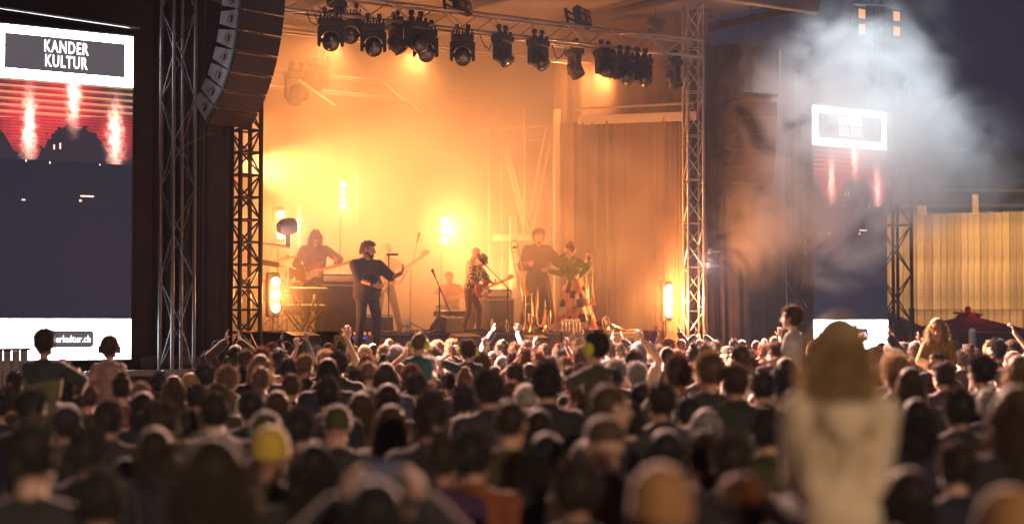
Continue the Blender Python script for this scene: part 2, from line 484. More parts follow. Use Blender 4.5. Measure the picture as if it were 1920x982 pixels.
def slab(name, label, cat, x0, y0, x1, y1, Y, t, m, group=None):
    a, b = P(x0, y1, Y), P(x1, y0, Y); c = (a + b) / 2
    d = MB(); d.bbox((0, 0, 0), (abs(b.x - a.x), t, abs(b.z - a.z)), min(0.02, abs(b.z - a.z) * 0.2))
    o = obj(name, d.mesh(name, m)); o.location = c; o.rotation_euler = (0, 0, TH * 0.3)
    return tag(o, label, cat, group)
slab('timber_post', 'thick pale post beside the edge of the brown curtain', 'post', 1038, 205, 1050, 625, 33.6, 0.14, M_white_board)
slab('pale_panel', 'pale upright panel with two bolt holes behind the trombone', 'panel', 955, 404, 971, 560, 33.4, 0.06, M_white_board)
slab('cross_plank', 'pale plank lying crosswise behind the tall man', 'plank', 923, 439, 1049, 452, 34.2, 0.08, M_white_board)
# two thin upright tubes, and one standing in for light leaking past the drape
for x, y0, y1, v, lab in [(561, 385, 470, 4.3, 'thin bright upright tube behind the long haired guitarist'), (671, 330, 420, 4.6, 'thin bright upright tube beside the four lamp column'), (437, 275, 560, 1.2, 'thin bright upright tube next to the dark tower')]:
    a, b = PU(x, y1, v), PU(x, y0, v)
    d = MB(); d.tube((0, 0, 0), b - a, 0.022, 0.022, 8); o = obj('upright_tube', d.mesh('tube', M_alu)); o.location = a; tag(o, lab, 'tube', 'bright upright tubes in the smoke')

# ------------------------------------------------------------------ LED screens
def M_footage():
    m, nt, b = nodes('screen_footage')
    L = nt.links
    def mth(op, a, c=None, k=None):
        n = nt.nodes.new('ShaderNodeMath'); n.operation = op
        for i, q in enumerate((a, c, k)):
            if q is None: continue
            if isinstance(q, (int, float)): n.inputs[i].default_value = q
            else: L.new(q, n.inputs[i])
        return n.outputs[0]
    tc = nt.nodes.new('ShaderNodeTexCoord'); sp = nt.nodes.new('ShaderNodeSeparateXYZ'); L.new(tc.outputs['Object'], sp.inputs[0])
    X = mth('DIVIDE', sp.outputs[0], 2.05); Z = mth('DIVIDE', sp.outputs[2], 1.15)
    def gauss(cx, sx, cz, sz):
        a = mth('POWER', mth('ABSOLUTE', mth('DIVIDE', mth('SUBTRACT', X, cx), sx)), 2.0)
        c = mth('POWER', mth('ABSOLUTE', mth('DIVIDE', mth('SUBTRACT', Z, cz), sz)), 2.0)
        return mth('EXPONENT', mth('MULTIPLY', mth('ADD', a, c), -1.0))
    no = nt.nodes.new('ShaderNodeTexNoise'); no.inputs['Scale'].default_value = 9; L.new(tc.outputs['Object'], no.inputs['Vector'])
    nz = mth('SUBTRACT', no.outputs['Fac'], 0.5)
    X = mth('ADD', X, mth('MULTIPLY', nz, 0.10))
    hot = mth('ADD', mth('ADD', gauss(0.24, 0.035, 0.42, 0.30), gauss(0.56, 0.035, 0.86, 0.28)), gauss(0.87, 0.04, 0.36, 0.30))
    glow = mth('ADD', mth('ADD', gauss(0.22, 0.22, 0.5, 0.5), gauss(0.54, 0.18, 0.75, 0.5)), gauss(0.87, 0.12, 0.38, 0.32))
    hill = mth('ADD', mth('ADD', mth('MULTIPLY', mth('MAXIMUM', mth('SUBTRACT', 1.0, mth('POWER', mth('ABSOLUTE', mth('DIVIDE', mth('SUBTRACT', X, 0.57), 0.27)), 2.4)), 0.0), 0.40), mth('MULTIPLY', nz, 0.34)), 0.06)
    hill = mth('ADD', hill, mth('MULTIPLY', gauss(0.02, 0.09, 0.0, 90), 0.3))
    above = mth('MULTIPLY', mth('GREATER_THAN', Z, hill), 1.0)
    stripe = mth('MULTIPLY', mth('GREATER_THAN', mth('SINE', mth('MULTIPLY', Z, 78.0)), 0.35), mth('GREATER_THAN', mth('ADD', Z, mth('MULTIPLY', X, -0.12)), 0.50))
    fine = mth('ADD', mth('MULTIPLY', mth('SINE', mth('MULTIPLY', Z, 160.0)), 0.25), 0.75)
    edge = mth('ADD', mth('MULTIPLY', mth('SMOOTH_MIN', glow, 1.0, 0.2), 0.95), mth('MULTIPLY', nz, 0.5))
    red = mth('MULTIPLY', mth('MULTIPLY', mth('MAXIMUM', edge, 0.0), above), fine)
    hot = mth('MULTIPLY', hot, mth('GREATER_THAN', Z, mth('SUBTRACT', hill, 0.18)))
    cb = nt.nodes.new('ShaderNodeCombineXYZ')
    L.new(mth('ADD', mth('ADD', mth('MULTIPLY', red, 1.1), mth('MULTIPLY', hot, 4.5)), mth('ADD', mth('MULTIPLY', stripe, 0.45), 0.03)), cb.inputs[0])
    L.new(mth('ADD', mth('ADD', mth('MULTIPLY', red, 0.05), mth('MULTIPLY', hot, 2.2)), mth('ADD', mth('MULTIPLY', stripe, 0.26), 0.025)), cb.inputs[1])
    L.new(mth('ADD', mth('ADD', mth('MULTIPLY', red, 0.05), mth('MULTIPLY', hot, 1.6)), mth('ADD', mth('MULTIPLY', stripe, 0.10), 0.04)), cb.inputs[2])
    b.inputs['Base Color'].default_value = (0.02, 0.02, 0.022, 1)
    L.new(cb.outputs[0], b.inputs['Emission Color']); b.inputs['Emission Strength'].default_value = 1.0
    m.cycles.emission_sampling = 'NONE'
    return m
M_white_led = emit('white_led', (0.93, 0.96, 1.0), 20.0)
M_white_foot = emit('white_led_foot', (0.96, 0.97, 1.0), 22.0)
M_white_text = emit('white_led_text', (1.0, 0.93, 0.92), 2.2, sample=False)
M_dark_led = emit('dark_led', (0.014, 0.018, 0.036), 1.0, sample=False)
M_grey_led = emit('grey_led', (0.10, 0.09, 0.105), 1.0, sample=False)
M_spark = emit('footage_light', (1.0, 0.55, 0.42), 2.0, sample=False)
M_foot = M_footage()
def text_mesh(s, size, m, bold=0.012, depth=0.004, space=1.0):
    cu = bpy.data.curves.new('t', 'FONT'); cu.body = s; cu.size = size; cu.align_x = 'CENTER'; cu.align_y = 'CENTER'
    cu.offset = bold; cu.extrude = depth; cu.space_character = space; cu.resolution_u = 3
    o = bpy.data.objects.new('t', cu); COL.objects.link(o)
    me = bpy.data.meshes.new_from_object(o.evaluated_get(bpy.context.evaluated_depsgraph_get()))
    bpy.data.objects.remove(o); bpy.data.curves.remove(cu)
    me.materials.clear(); me.materials.append(m)
    return me
def led_screen(label, u0, zb, zt):
    W, H = 2.05, zt - zb
    t = local(thing('led_screen', label, 'screen', group='portrait screens flanking the stage'), u0, -0.05, zb)
    d = MB(); d.bbox((W / 2, 0.09, H / 2), (W + 0.06, 0.16, H + 0.06), 0.01); obj('cabinet_frame', d.mesh('frame', M_black), t)
    zf1 = H - 0.005; zf0 = H - 0.76                      # logo field
    zm = 0.585                                           # top of the white foot field
    def pane(name, x0, x1, z0, z1, m, y=-0.004, th=0.012):
        d = MB(); d.box(((x0 + x1) / 2, y, (z0 + z1) / 2), (x1 - x0, th, z1 - z0)); return obj(name, d.mesh(name, m), t)
    bt = 0.115
    pane('white_border', 0, W, zf1 - bt, zf1, M_white_led); pane('white_border', 0, W, zf0, zf0 + bt + 0.02, M_white_led)
    pane('white_border', 0, bt + 0.01, zf0 + bt + 0.022, zf1 - bt - 0.002, M_white_led); pane('white_border', W - bt - 0.01, W, zf0 + bt + 0.022, zf1 - bt - 0.002, M_white_led)
    lp = pane('logo_field', bt + 0.012, W - bt - 0.012, zf0 + bt + 0.022, zf1 - bt - 0.002, M_grey_led)
    RX = Matrix.Rotation(R(90), 4, 'X')
    zc = (zf0 + zf1) / 2 + 0.01
    for s, dz in (('KANDER', 0.105), ('KULTUR', -0.105)):
        tm = text_mesh(s, 0.245, M_white_text, 0.005, space=1.16)
        o = obj('lettering', tm, t, M=Matrix.Translation((W / 2, -0.016, zc + dz)) @ RX @ Matrix.Diagonal((0.62, 1.0, 1.0, 1.0)))
    o = pane('footage_field', 0, W, 0, 1.15, M_foot); o.location = (0, 0, zf0 - 1.152)
    pane('dark_field', 0, W, zm + 0.002, zf0 - 1.154, M_dark_led)
    foot = pane('white_foot_field', 0, W, 0.0, zm, M_white_foot)
    pl = MB(); rr = 0.05; x0, x1, z0, z1 = W * 0.31, W * 0.72, 0.17, 0.42; pts = []
    for cx, cz, a0 in ((x1 - rr, z0 + rr, -90), (x1 - rr, z1 - rr, 0), (x0 + rr, z1 - rr, 90), (x0 + rr, z0 + rr, 180)):
        pts += [(cx + rr * math.cos(R(a0 + 90 * i / 5)), cz + rr * math.sin(R(a0 + 90 * i / 5))) for i in range(6)]
    pl.prism(pts, 0.008, Matrix.Translation((0, -0.016, 0))); obj('address_plate', pl.mesh('plate', M_grey_led), t)
    tm = text_mesh('kanderkultur.ch', 0.145, M_white_text, 0.002, space=1.04)
    obj('lettering', tm, t, M=Matrix.Translation((W * 0.515, -0.024, 0.292)) @ RX @ Matrix.Diagonal((0.78, 1.0, 1.0, 1.0)))
    for x, z, a, c in ((0.42, 2.28, 0.05, 0.02), (1.26, 2.30, 0.035, 0.03), (1.36, 2.37, 0.20, 0.022), (0.45, 2.84, 0.02, 0.03), (0.80, 2.83, 0.02, 0.03), (1.55, 2.84, 0.02, 0.02), (0.86, 3.06, 0.02, 0.07), (0.95, 3.08, 0.02, 0.09)):
        pane('footage_light', x - a / 2, x + a / 2, z - c / 2, z + c / 2, M_spark, y=-0.014, th=0.006)
    return t
p = PU(245, 70, 0); q = PU(245, 672, 0)
SCZT, SCZB = p.z, q.z
led_screen('large portrait screen with white logo border standing beside the near lattice tower', UV(PU(245, 300, 0))[0] - 2.05, SCZB, SCZT)
ufs = UV(PU(1521, 300, 0))[0]
led_screen('far portrait screen glowing through white smoke between two black towers', ufs, SCZB, SCZT)
# backs, support bars above the screens
bar_between('support_bar', 'thin metal bar above the near screen border', 'bar', PU(-60, 6, 0.0), PU(262, 54, 0.0), 0.04, 0.04, M_alu, 'bars above the screens')
bar_between('support_bar', 'thin metal bar above the far screen in white smoke', 'bar', PU(1528, 195, 0.0), PU(1652, 211, 0.0), 0.04, 0.04, M_alu, 'bars above the screens')
# tall black masts and cloth behind the screens
for u0, lab in ((UV(PU(245, 300, 0))[0] - 2.05, 'tall black cloth panel behind the near screen'), (ufs, 'tall black cloth panel behind the far screen')):
    t = local(thing('screen_backing', lab, 'backing cloth', group='black cloths behind the screens'), u0, 0.42)
    wid = 2.05
    ext0, ext1 = (-3.0, wid + 0.66) if u0 < 0 else (-0.05, wid + 0.06)
    top = 9.5 if u0 < 0 else SCZT + 0.1
    d = MB(); d.grid(lambda a, b: (ext0 + (ext1 - ext0) * a, 0.02 * math.sin(a * 40), 0.02 + top * b), 60, 2); obj('cloth', smooth_angle(d.mesh('cloth', M_cloth_black), 60), t)
    d = MB()
    d.tube((ext0, 0.06, 0), (ext0, 0.06, top), 0.03); obj('pole', d.mesh('pole', M_black), t)
    d = MB(); d.tube((ext1, 0.06, 0), (ext1, 0.06, top), 0.03); obj('pole', d.mesh('pole', M_black), t)
# slim dark mast with the square lamps above the far screen
mp = PU(1645, 200, 0.6)
mast = truss('lamp_mast', 'slim dark mast rising out of the smoke with square amber lamps', 'mast', (mp.x, mp.y, 0), (mp.x, mp.y, 13.1), 0.22, 0.5, M_black, 0.02, 0.01, ref=(1, 0.4, 0))
M_amber = emit('amber_lamp', (1.0, 0.42, 0.16), 0.9, sample=False)
for k, (x, y0, y1) in enumerate(((1612, 26, 57), (1677, 30, 62))):
    c = PU(x, (y0 + y1) / 2, 0.3)
    t = thing('square_lamp_pair', ['dark double lamp with two amber squares, nearer the stage roof', 'dark double lamp with two amber squares, nearer the timber wall'][k], 'lamp', c, TH, 'amber lamp pairs on the mast')
    d = MB(); d.bbox((0, 0, 0), (0.30, 0.12, 0.66), 0.02); obj('housing', d.mesh('housing', M_black), t)
    d = MB(); d.box((0, 0.10, 0.36), (0.36, 0.03, 0.03)); d.box((-0.17, 0.10, 0.18), (0.02, 0.03, 0.36)); d.box((0.17, 0.10, 0.18), (0.02, 0.03, 0.36)); obj('bracket', d.mesh('bracket', M_black), t)
    for s in (-1, 1):
        d = MB(); d.bbox((0, -0.062, s * 0.155), (0.19, 0.02, 0.19), 0.008); obj('lamp_glass', d.mesh('glass', M_amber), t)
# crossbar from the mast to the lamps
bar_between('lamp_crossbar', 'dark crossbar that holds the two double lamps on the mast', 'bar', PU(1600, 10, 0.45), PU(1690, 14, 0.45), 0.05, 0.05, M_black)
# ------------------------------------------------------------------ moving head lights under the front truss
mh_base = MB(); mh_base.bbox((0, 0, -0.09), (0.36, 0.24, 0.12), 0.02)
for k in range(7): mh_base.box((-0.15 + 0.05 * k, -0.05 + 0.03 * (k % 3), 0.0), (0.022, 0.05, 0.07))
mh_base.tube((-0.09, 0, 0.0), (-0.09, 0, 0.11), 0.022); mh_base.tube((0.09, 0, 0.0), (0.09, 0, 0.11), 0.022)
mh_base.box((-0.09, 0, 0.10), (0.07, 0.05, 0.07)); mh_base.box((0.09, 0, 0.10), (0.07, 0.05, 0.07))
me_base = mh_base.mesh('base', M_black)
yk = MB()
out = [(-0.20, -0.155), (0.20, -0.155), (0.20, -0.44), (0.165, -0.46), (0.152, -0.44)] + [(0.152 * math.cos(R(a)), -0.365 + 0.152 * math.sin(R(a))) for a in range(0, 181, 15)] + [(-0.152, -0.44), (-0.165, -0.46), (-0.20, -0.44)]
yk.prism([(x, z) for x, z in out], 0.10); me_yoke = yk.mesh('yoke', M_black)
hd = MB()
hd.lathe([(0.0, 0.135), (0.06, 0.128), (0.10, 0.105), (0.124, 0.06), (0.131, 0.0), (0.132, -0.09), (0.122, -0.13), (0.128, -0.14), (0.128, -0.165), (0.11, -0.18), (0.09, -0.185)], 22)
for k in range(8): hd.box((0.131 * math.cos(k * 0.785), 0.131 * math.sin(k * 0.785), -0.03), (0.012, 0.012, 0.09), Matrix.Rotation(k * 0.785, 3, 'Z'))
hd.box((-0.142, 0, 0), (0.03, 0.05, 0.05)); hd.box((0.142, 0, 0), (0.03, 0.05, 0.05))
me_head = smooth_angle(hd.mesh('head', M_black_gloss), 40)
ln = MB(); ln.lathe([(0.0, -0.20), (0.05, -0.198), (0.09, -0.19), (0.10, -0.18)], 18); me_lens = smooth_angle(ln.mesh('lens', mat('lens_glass', (0.04, 0.04, 0.045), 0.12, 0.0, 0.1, 10, spec=1.0)), 60)
def moving_head(label, x, y, v, pan, tilt, scale=1.0):
    # y is the photo height of the middle of the lamp body
    p = PU(x, y, v)
    t = thing('moving_head_light', label, 'stage light', (p.x, p.y, p.z + 0.36 * scale), TH + R(pan), 'moving head lights under the front truss', scale)
    obj('base', me_base, t); obj('yoke', me_yoke, t)
    h = obj('head', me_head, t, (0, 0, -0.36)); h.rotation_euler = (R(tilt), 0, 0)
    obj('lens', me_lens, h)
    return t
heads = [(620, 76, -0.05, -28, -62, 'first moving head in the truss row, body round and facing out beside the loudspeaker array'),
         (657, 66, 0.38, -30, -75, 'small moving head behind the first one of the truss row'),
         (700, 86, -0.05, -27, -62, 'moving head with bright crescent, directly above the singer'),
         (742, 80, 0.30, 80, -40, 'moving head turned sideways beside the one above the singer'),
         (780, 80, -0.30, 5, -65, 'moving head overlapping its neighbour, front one of the crowded pair'),
         (798, 96, 0.10, -27, -58, 'moving head overlapping its neighbour, rear one of the crowded pair'),
         (867, 104, -0.02, -30, -62, 'lone moving head with bright crescent above the hatted guitarist'),
         (942, 104, 0.0, 20, -42, 'moving head with ribbed round body tilted toward the stage middle'),
         (1009, 112, 0.0, 10, -50, 'moving head tilted steeply above the tall man'),
         (1077, 128, 0.6, 75, -30, 'hazy moving head side view above the woman in the green jacket'),
         (1134, 130, 0.2, 10, -70, 'hazy small moving head, first of the cluster near the lit tower'),
         (1170, 140, -0.05, 0, -55, 'dark moving head, middle of the cluster near the lit tower'),
         (1203, 144, -0.05, 0, -55, 'dark moving head, last of the cluster near the lit tower'),
         (1262, 148, 0.3, 75, -25, 'pale hazy moving head hanging closest to the lit tower')]
for x, y, v, pan, tilt, lab in heads:
    moving_head(lab, x, y, v, pan, tilt, 1.05)
# hazy moving heads hanging farther back
for x, y, v, pan, tilt, lab in [(598, 150, 4.9, 20, 40, 'blurred moving head dissolving in smoke behind the truss row'), (556, 175, 5.0, 0, 35, 'faint moving head in smoke closest to the dark tower')]:
    moving_head(lab, x, y, v, pan, tilt, 1.2)
# blinder panels on top of the truss
M_lamp_off = mat('unlit_lamp', (0.35, 0.22, 0.14), 0.15, 0.6, 0.1, 10)
def blinder(label, x, y, rot):
    p = PU(x, y, 0.1)
    t = thing('blinder_panel', label, 'stage light', p, TH + R(rot), 'unlit blinders on top of the truss')
    t.rotation_euler = (R(-22), R(12), TH + R(rot))
    d = MB(); d.bbox((0, 0, 0), (0.36, 0.14, 0.36), 0.02); obj('housing', d.mesh('housing', M_black), t)
    for sx in (-1, 1):
        for sz in (-1, 1):
            d = MB(); d.lathe([(0.06, 0), (0.065, 0.012), (0.04, 0.02), (0.0, 0.024)], 14, Matrix.Translation((sx * 0.085, -0.07, sz * 0.085)) @ Matrix.Rotation(R(90), 4, 'X')); obj('lamp', smooth_angle(d.mesh('lamp', M_lamp_off), 50), t)
    d = MB(); d.box((-0.26, 0.05, -0.12), (0.24, 0.03, 0.03)); d.box((-0.26, 0.05, 0.02), (0.24, 0.03, 0.03)); d.box((-0.38, 0.05, -0.08), (0.03, 0.05, 0.3)); obj('barn_door', d.mesh('arm', M_black), t)
blinder('unlit four lamp blinder on the truss above the hatted guitarist', 866, 8, 10)
blinder('unlit four lamp blinder tilted on the truss above the woman in green', 1092, 33, 10)
def hoist(label, x, y, v, s):
    p = PU(x, y, v)
    t = thing('chain_hoist', label, 'hoist', p, TH, 'chain hoists over the stage', s)
    d = MB(); d.bbox((0, 0, 0), (0.42, 0.2, 0.2), 0.04); d.bbox((0.02, -0.02, -0.16), (0.2, 0.16, 0.14), 0.03); obj('motor', d.mesh('motor', M_black), t)
    d = MB(); d.tube((0, 0, 0.1), (0, 0, 0.9 / s), 0.012); obj('chain', d.mesh('chain', M_steel), t)
    d = MB(); d.lathe([(0.02, -0.3), (0.08, -0.27), (0.09, -0.16), (0.0, -0.15)], 10, Matrix.Translation((-0.12, 0, 0))); obj('chain_bag', smooth_angle(d.mesh('bag', M_cloth_black), 50), t)
hoist('black chain hoist on the truss over the first moving head', 632, 6, 0.15, 0.8)
hoist('hazy chain hoist under the roof beside the lit tower', 1230, 42, 0.9, 0.9)
# cable loops along the truss
r_ = random.Random(4)
cab = MB()
for k, x in enumerate([575, 590, 845, 900, 1035, 1110]):
    a, b = PU(x, 20 + (x - 549) * 0.134, -0.03), PU(x + 26, 24 + (x - 549) * 0.134, 0.0)
    pts = [a.lerp(b, t) + Vector((0, 0, -0.22 * math.sin(math.pi * t) * r_.uniform(0.7, 1.2))) for t in [i / 8 for i in range(9)]]
    c = MB(); c.sweep([q - a for q in pts], 0.009, 5)
    o = obj('power_cable', c.mesh('cable', M_black)); o.location = a
    tag(o, ['cable loop under the truss end by the loudspeaker array', 'second cable loop under the truss end by the loudspeaker array', 'cable loop beside the lone moving head', 'cable loop past the lone moving head', 'cable loop between two tilted moving heads', 'cable loop above the hazy moving heads'][k], 'cable', 'cable loops on the front truss')

# ------------------------------------------------------------------ line arrays
cabm = MB()
cw, ch, cd = 0.84, 0.30, 0.46
vs = []
for x in (-cw / 2, cw / 2):
    vs += [(x, 0, -ch / 2), (x, 0, ch / 2), (x, cd, ch / 2 - 0.055), (x, cd, -ch / 2 + 0.055)]
cabm.add(vs, [(0, 1, 2, 3), (4, 7, 6, 5), (0, 4, 5, 1), (3, 2, 6, 7), (1, 5, 6, 2), (0, 3, 7, 4)])
me_cab = cabm.mesh('cabinet', M_lavender); me_cab_dark = cabm.mesh('cabinet', M_black)  # pale copy has the screen's light in its colour, dark copy the shade
gr = MB(); gr.bbox((0, -0.012, 0), (cw + 0.006, 0.024, ch - 0.012), 0.006); me_gr = gr.mesh('grille', M_grille)
gs = MB(); gs.box((0, -0.027, ch / 2 - 0.014), (cw - 0.02, 0.005, 0.006)); me_gs = gs.mesh('grille_edge', M_brass)
hr = MB(); hr.sweep([(-cw / 2 - 0.003, 0.21 + 0.075 * math.cos(a), 0.095 * math.sin(a)) for a in [i * math.pi / 8 for i in range(16)]], 0.013, 6, closed=True)
me_hr = smooth_angle(hr.mesh('handle_ring', M_lavender), 60)
hk = MB(); hk.lathe([(0.062, 0.0), (0.062, 0.006), (0.0, 0.007)], 16, Matrix.Translation((-cw / 2, 0.21, 0)) @ Matrix.Rotation(R(-90), 4, 'Y')); me_hk = hk.mesh('handle_recess', M_black)
hb = MB(); hb.box((-cw / 2 - 0.02, 0.21, 0.0), (0.016, 0.022, 0.12)); hb.box((-cw / 2 - 0.016, 0.245, 0.0), (0.012, 0.06, 0.016)); me_hb = hb.mesh('handle_grip', M_lavender)
rl = MB(); rl.box((-cw / 2 - 0.012, 0.02, 0), (0.016, 0.035, ch + 0.02)); me_rl = rl.mesh('rigging_rail', M_alu_dark)
def line_array(label, u, v, ztop, n, mirror=False, yaw=15):
    t = local(thing('line_array', label, 'loudspeaker array', group='hanging line arrays'), u, v, ztop, -R(yaw) if mirror else R(yaw))
    if mirror: t.scale = (-1, 1, 1)
    y, z, ang = 0.0, 0.0, R(2)
    d = MB(); d.bbox((0, 0.22, ch / 2 + 0.09), (0.7, 0.9, 0.06), 0.01); d.tube((0, 0.22, ch / 2 + 0.1), (0, 0.22, ch / 2 + 2.2), 0.012); obj('flying_frame', d.mesh('flying_frame', M_black), t)
    for k in range(n):
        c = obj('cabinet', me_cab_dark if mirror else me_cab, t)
        c.location = (0, y, z); c.rotation_euler = (ang, 0, 0)
        for nm, me in (('grille', me_gr), ('grille_edge', me_gs), ('handle_ring', me_hr), ('handle_recess', me_hk), ('handle_grip', me_hb), ('rigging_rail', me_rl)):
            obj(nm, me, c)
        st_ = R([1.5, 2.5, 4, 5, 6, 7, 7, 7, 7][min(k, 8)])
        y += math.sin(ang + st_ / 2) * (ch + 0.012); z -= math.cos(ang + st_ / 2) * (ch + 0.012); ang += st_
    return t
p = PU(497, -35, -0.75)
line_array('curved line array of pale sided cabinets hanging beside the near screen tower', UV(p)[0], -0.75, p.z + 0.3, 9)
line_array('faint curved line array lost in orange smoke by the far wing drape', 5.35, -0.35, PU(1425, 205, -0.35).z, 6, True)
# tension cable from tower to array
bar_between('tension_cable', 'thin cable from the near screen tower to the loudspeaker array foot', 'cable', PU(318, 286, -0.6), PU(402, 248, -0.3), 0.012, 0.012, M_alu_dark)

# ------------------------------------------------------------------ burning lamp columns with the light they give
M_bulb = emit('burning_lamp', (1.0, 0.68, 0.32), 16.0, sample=False)
def lamp_column(label, x, ys, v, power, stand=True, spread=None, rad=0.075):
    n = len(ys); p0 = PU(x, ys[-1], v)
    zs = [PU(x, y, v).z for y in ys]
    t = thing('lamp_column', label, 'stage light', (p0.x, p0.y, 0), TH, 'burning lamp columns on the stage')
    rad = min(rad, 0.36 * abs(zs[0] - zs[-1]) / max(1, n - 1))
    zm = sum(zs) / n; h = max(zs) - min(zs) + 0.3
    floor = RISER if v > 0.7 else DECK
    d = MB(); d.bbox((0, 0.10, zm), (0.22, 0.14, h), 0.02); obj('housing', d.mesh('housing', M_black), t)
    for z in zs:
        d = MB(); d.ell((0, 0.0, z), (rad, 0.05, rad), n=14, m=8); obj('lamp_bulb', smooth_angle(d.mesh('bulb', M_bulb), 60), t)
    d = MB(); d.tube((0, 0.1, floor), (0, 0.1, zm - h / 2), 0.02); d.tube((0, 0.1, floor), (0, 0.1, floor + 0.03), 0.2, 0.2, 14); obj('stand', d.mesh('stand', M_black), t)
    for z in ([zm] if n < 4 else [zs[0], zs[-1]]):
        l = point('lamp_light', (0, -0.16, z), power / (1 if n < 4 else 2), ORANGE, 0.09); l.parent = t
    return t
LP = 1.3
lamp_column('three burning lamps on a low column by the keyboard at the dark tower', 517, (528, 552, 577), 0.75, 260 * LP)
lamp_column('three burning lamps on a column before the brown curtain by the lit tower', 1255, (541, 564, 587), 0.3, 700 * LP)
lamp_column('four burning lamps stacked high above the guitar amplifier', 643, (346, 360, 373, 387), 4.6, 120 * LP)
lamp_column('burning lamp pair on a column behind the microphones at centre stage', 833, (413, 431, 450), 4.4, 380 * LP, rad=0.10)
lamp_column('three burning lamps behind the spotlight on the dark tower arm', 526, (402, 421, 441), 4.4, 120 * LP, rad=0.09)
# added wash lights to make the smoke glow orange
def wash(label, x, y, v, target, power, angle):
    p = PU(x, y, v)
    t = thing('wash_light', label, 'stage light', p, TH, 'wash lights on the rear truss')
    d = MB(); d.lathe([(0.0, 0.16), (0.1, 0.15), (0.13, 0.1), (0.14, -0.1), (0.15, -0.12)], 18); h = obj('head', smooth_angle(d.mesh('head', M_black), 40), t)
    dr = (Vector(target) - p)
    e = MB(); e.lathe([(0.0, -0.13), (0.1, -0.128), (0.13, -0.122)], 18); obj('lens', e.mesh('lens', M_bulb), h)
    h.rotation_euler = (Matrix.Rotation(-TH, 3, 'Z') @ dr).to_track_quat('-Z', 'Y').to_euler()
    e = MB(); e.box((0, 0, 0.22), (0.34, 0.05, 0.03)); e.box((-0.16, 0, 0.1), (0.02, 0.05, 0.24)); e.box((0.16, 0, 0.1), (0.02, 0.05, 0.24)); obj('yoke', e.mesh('yoke', M_black), t)
    l = spot('wash_beam', p + dr.normalized() * 0.2, target, power, AMBER, angle, 0.8, 0.1)
wash('wash light high behind the wing drape pouring light over the drum corner', 428, 225, 3.6, S(-1.2, 3.6, 4.6), 270 * LP, 120)
wash('wash light beside it behind the wing drape, aimed across at the brown curtain', 424, 300, 3.0, S(3.6, 1.6, 3.6), 5000 * LP, 70)
wash('wash light lower behind the wing drape, level with the spotlight arm', 426, 400, 4.2, S(-0.5, 3.8, 3.4), 190 * LP, 120)
wash('wash light on the deep truss seen from behind near the dark tower side', 640, 62, 2.7, S(-2.0, 6.0, 4.4), 640 * LP, 140)
wash('wash light on the deep truss seen from behind over the stage middle', 792, 86, 2.7, S(0.2, 6.0, 4.6), 700 * LP, 140)
wash('wash light on the deep truss seen from behind near the curtain', 1150, 128, 2.0, S(3.4, 6.0, 4.8), 300 * LP, 140)
wash('wash light on the floor hidden behind the large speaker cabinet', 655, 595, 3.6, S(-2.2, 5.4, 5.8), 480 * LP, 120)
wash('wash light on the floor hidden behind the loudspeaker box of the hatted guitarist', 940, 598, 3.2, S(1.2, 5.0, 6.0), 1200 * LP, 120)
# spotlight on an arm of the dark tower
p = PU(538, 425, 0.9)
t = thing('side_spotlight', 'dark round spotlight on an arm reaching from the dark tower', 'stage light', p, TH)
d = MB(); d.lathe([(0.0, -0.16), (0.09, -0.15), (0.13, -0.08), (0.14, 0.06), (0.12, 0.14), (0.0, 0.15)], 16, Matrix.Rotation(R(80), 4, 'Y')); obj('head', smooth_angle(d.mesh('head', M_black), 45), t)
d = MB(); d.box((0.02, 0, -0.22), (0.05, 0.05, 0.22)); obj('bracket', d.mesh('bracket', M_black), t)
d = MB(); d.tube((0.05, 0, -0.33), (-0.52, 0, -0.29), 0.025); obj('arm', d.mesh('arm', M_alu), t)
d = MB(); d.tube((-0.1, 0.1, -0.62), (-0.42, 0.1, -0.58), 0.045); obj('clamp_tube', d.mesh('clamp_tube', M_black), t)
# clamps on the lit tower
for x, y, lab in [(1340, 472, 'small pale clamp arm upper on the lit tower'), (1338, 498, 'small pale clamp arm lower on the lit tower')]:
    p = PU(x, y, 0.0); t = thing('clamp_arm', lab, 'clamp', p, TH, 'clamp arms on the lit tower')
    d = MB(); d.tube((-0.16, 0, 0), (0.14, 0, 0), 0.022); obj('bar', d.mesh('bar', M_alu), t)
    d = MB(); d.bbox((-0.12, 0, 0.01), (0.08, 0.08, 0.1), 0.015); obj('jaw', d.mesh('jaw', M_alu), t)
# ------------------------------------------------------------------ timber hall beyond the far screen
FY = 46.0
hall = thing('timber_hall', 'long timber hall clad in pale vertical boards, warmly lit behind the red parasol', 'building', P(1705, 620, FY))
hx, hz = hall.location.x, hall.location.z
def HL(x, y, dy=0.0):
    q = P(x, y, FY); return Vector((q.x - hx, dy, q.z - hz))
gz = -hz
pm = {}
x = 1432.0; k = 0
rr_ = random.Random(11)
while x < 2040:
    wpx = rr_.choice([11.5, 13, 14, 15.5])
    top = 402 - (x - 1705) * 0.027 + rr_.uniform(-1.5, 1.5)
    for zz0, zz1, row in ((580.5, top, 0), (655, 581.5, 1)):
        a, b = HL(x, zz0), HL(x + wpx, zz1)
        key = (wpx, row)
        if key not in pm:
            d = MB(); d.bbox((0, 0, 0), (b.x - a.x - 0.022, 0.04, 1.0), 0.006); pm[key] = d.mesh('board', M_wood)
        o = obj('cladding_board', pm[key], hall, ((a.x + b.x) / 2, rr_.uniform(-0.014, 0.014) - row * 0.02, (a.z + b.z) / 2))
        o.scale = (1, 1, b.z - a.z)
        s = rr_.uniform(0.72, 1.12); o.color = (0.46 * s, 0.30 * s * rr_.uniform(0.95, 1.05), 0.165 * s * rr_.uniform(0.85, 1.1), 1)
    x += wpx
a, b = HL(1425, 660), HL(2050, 404)
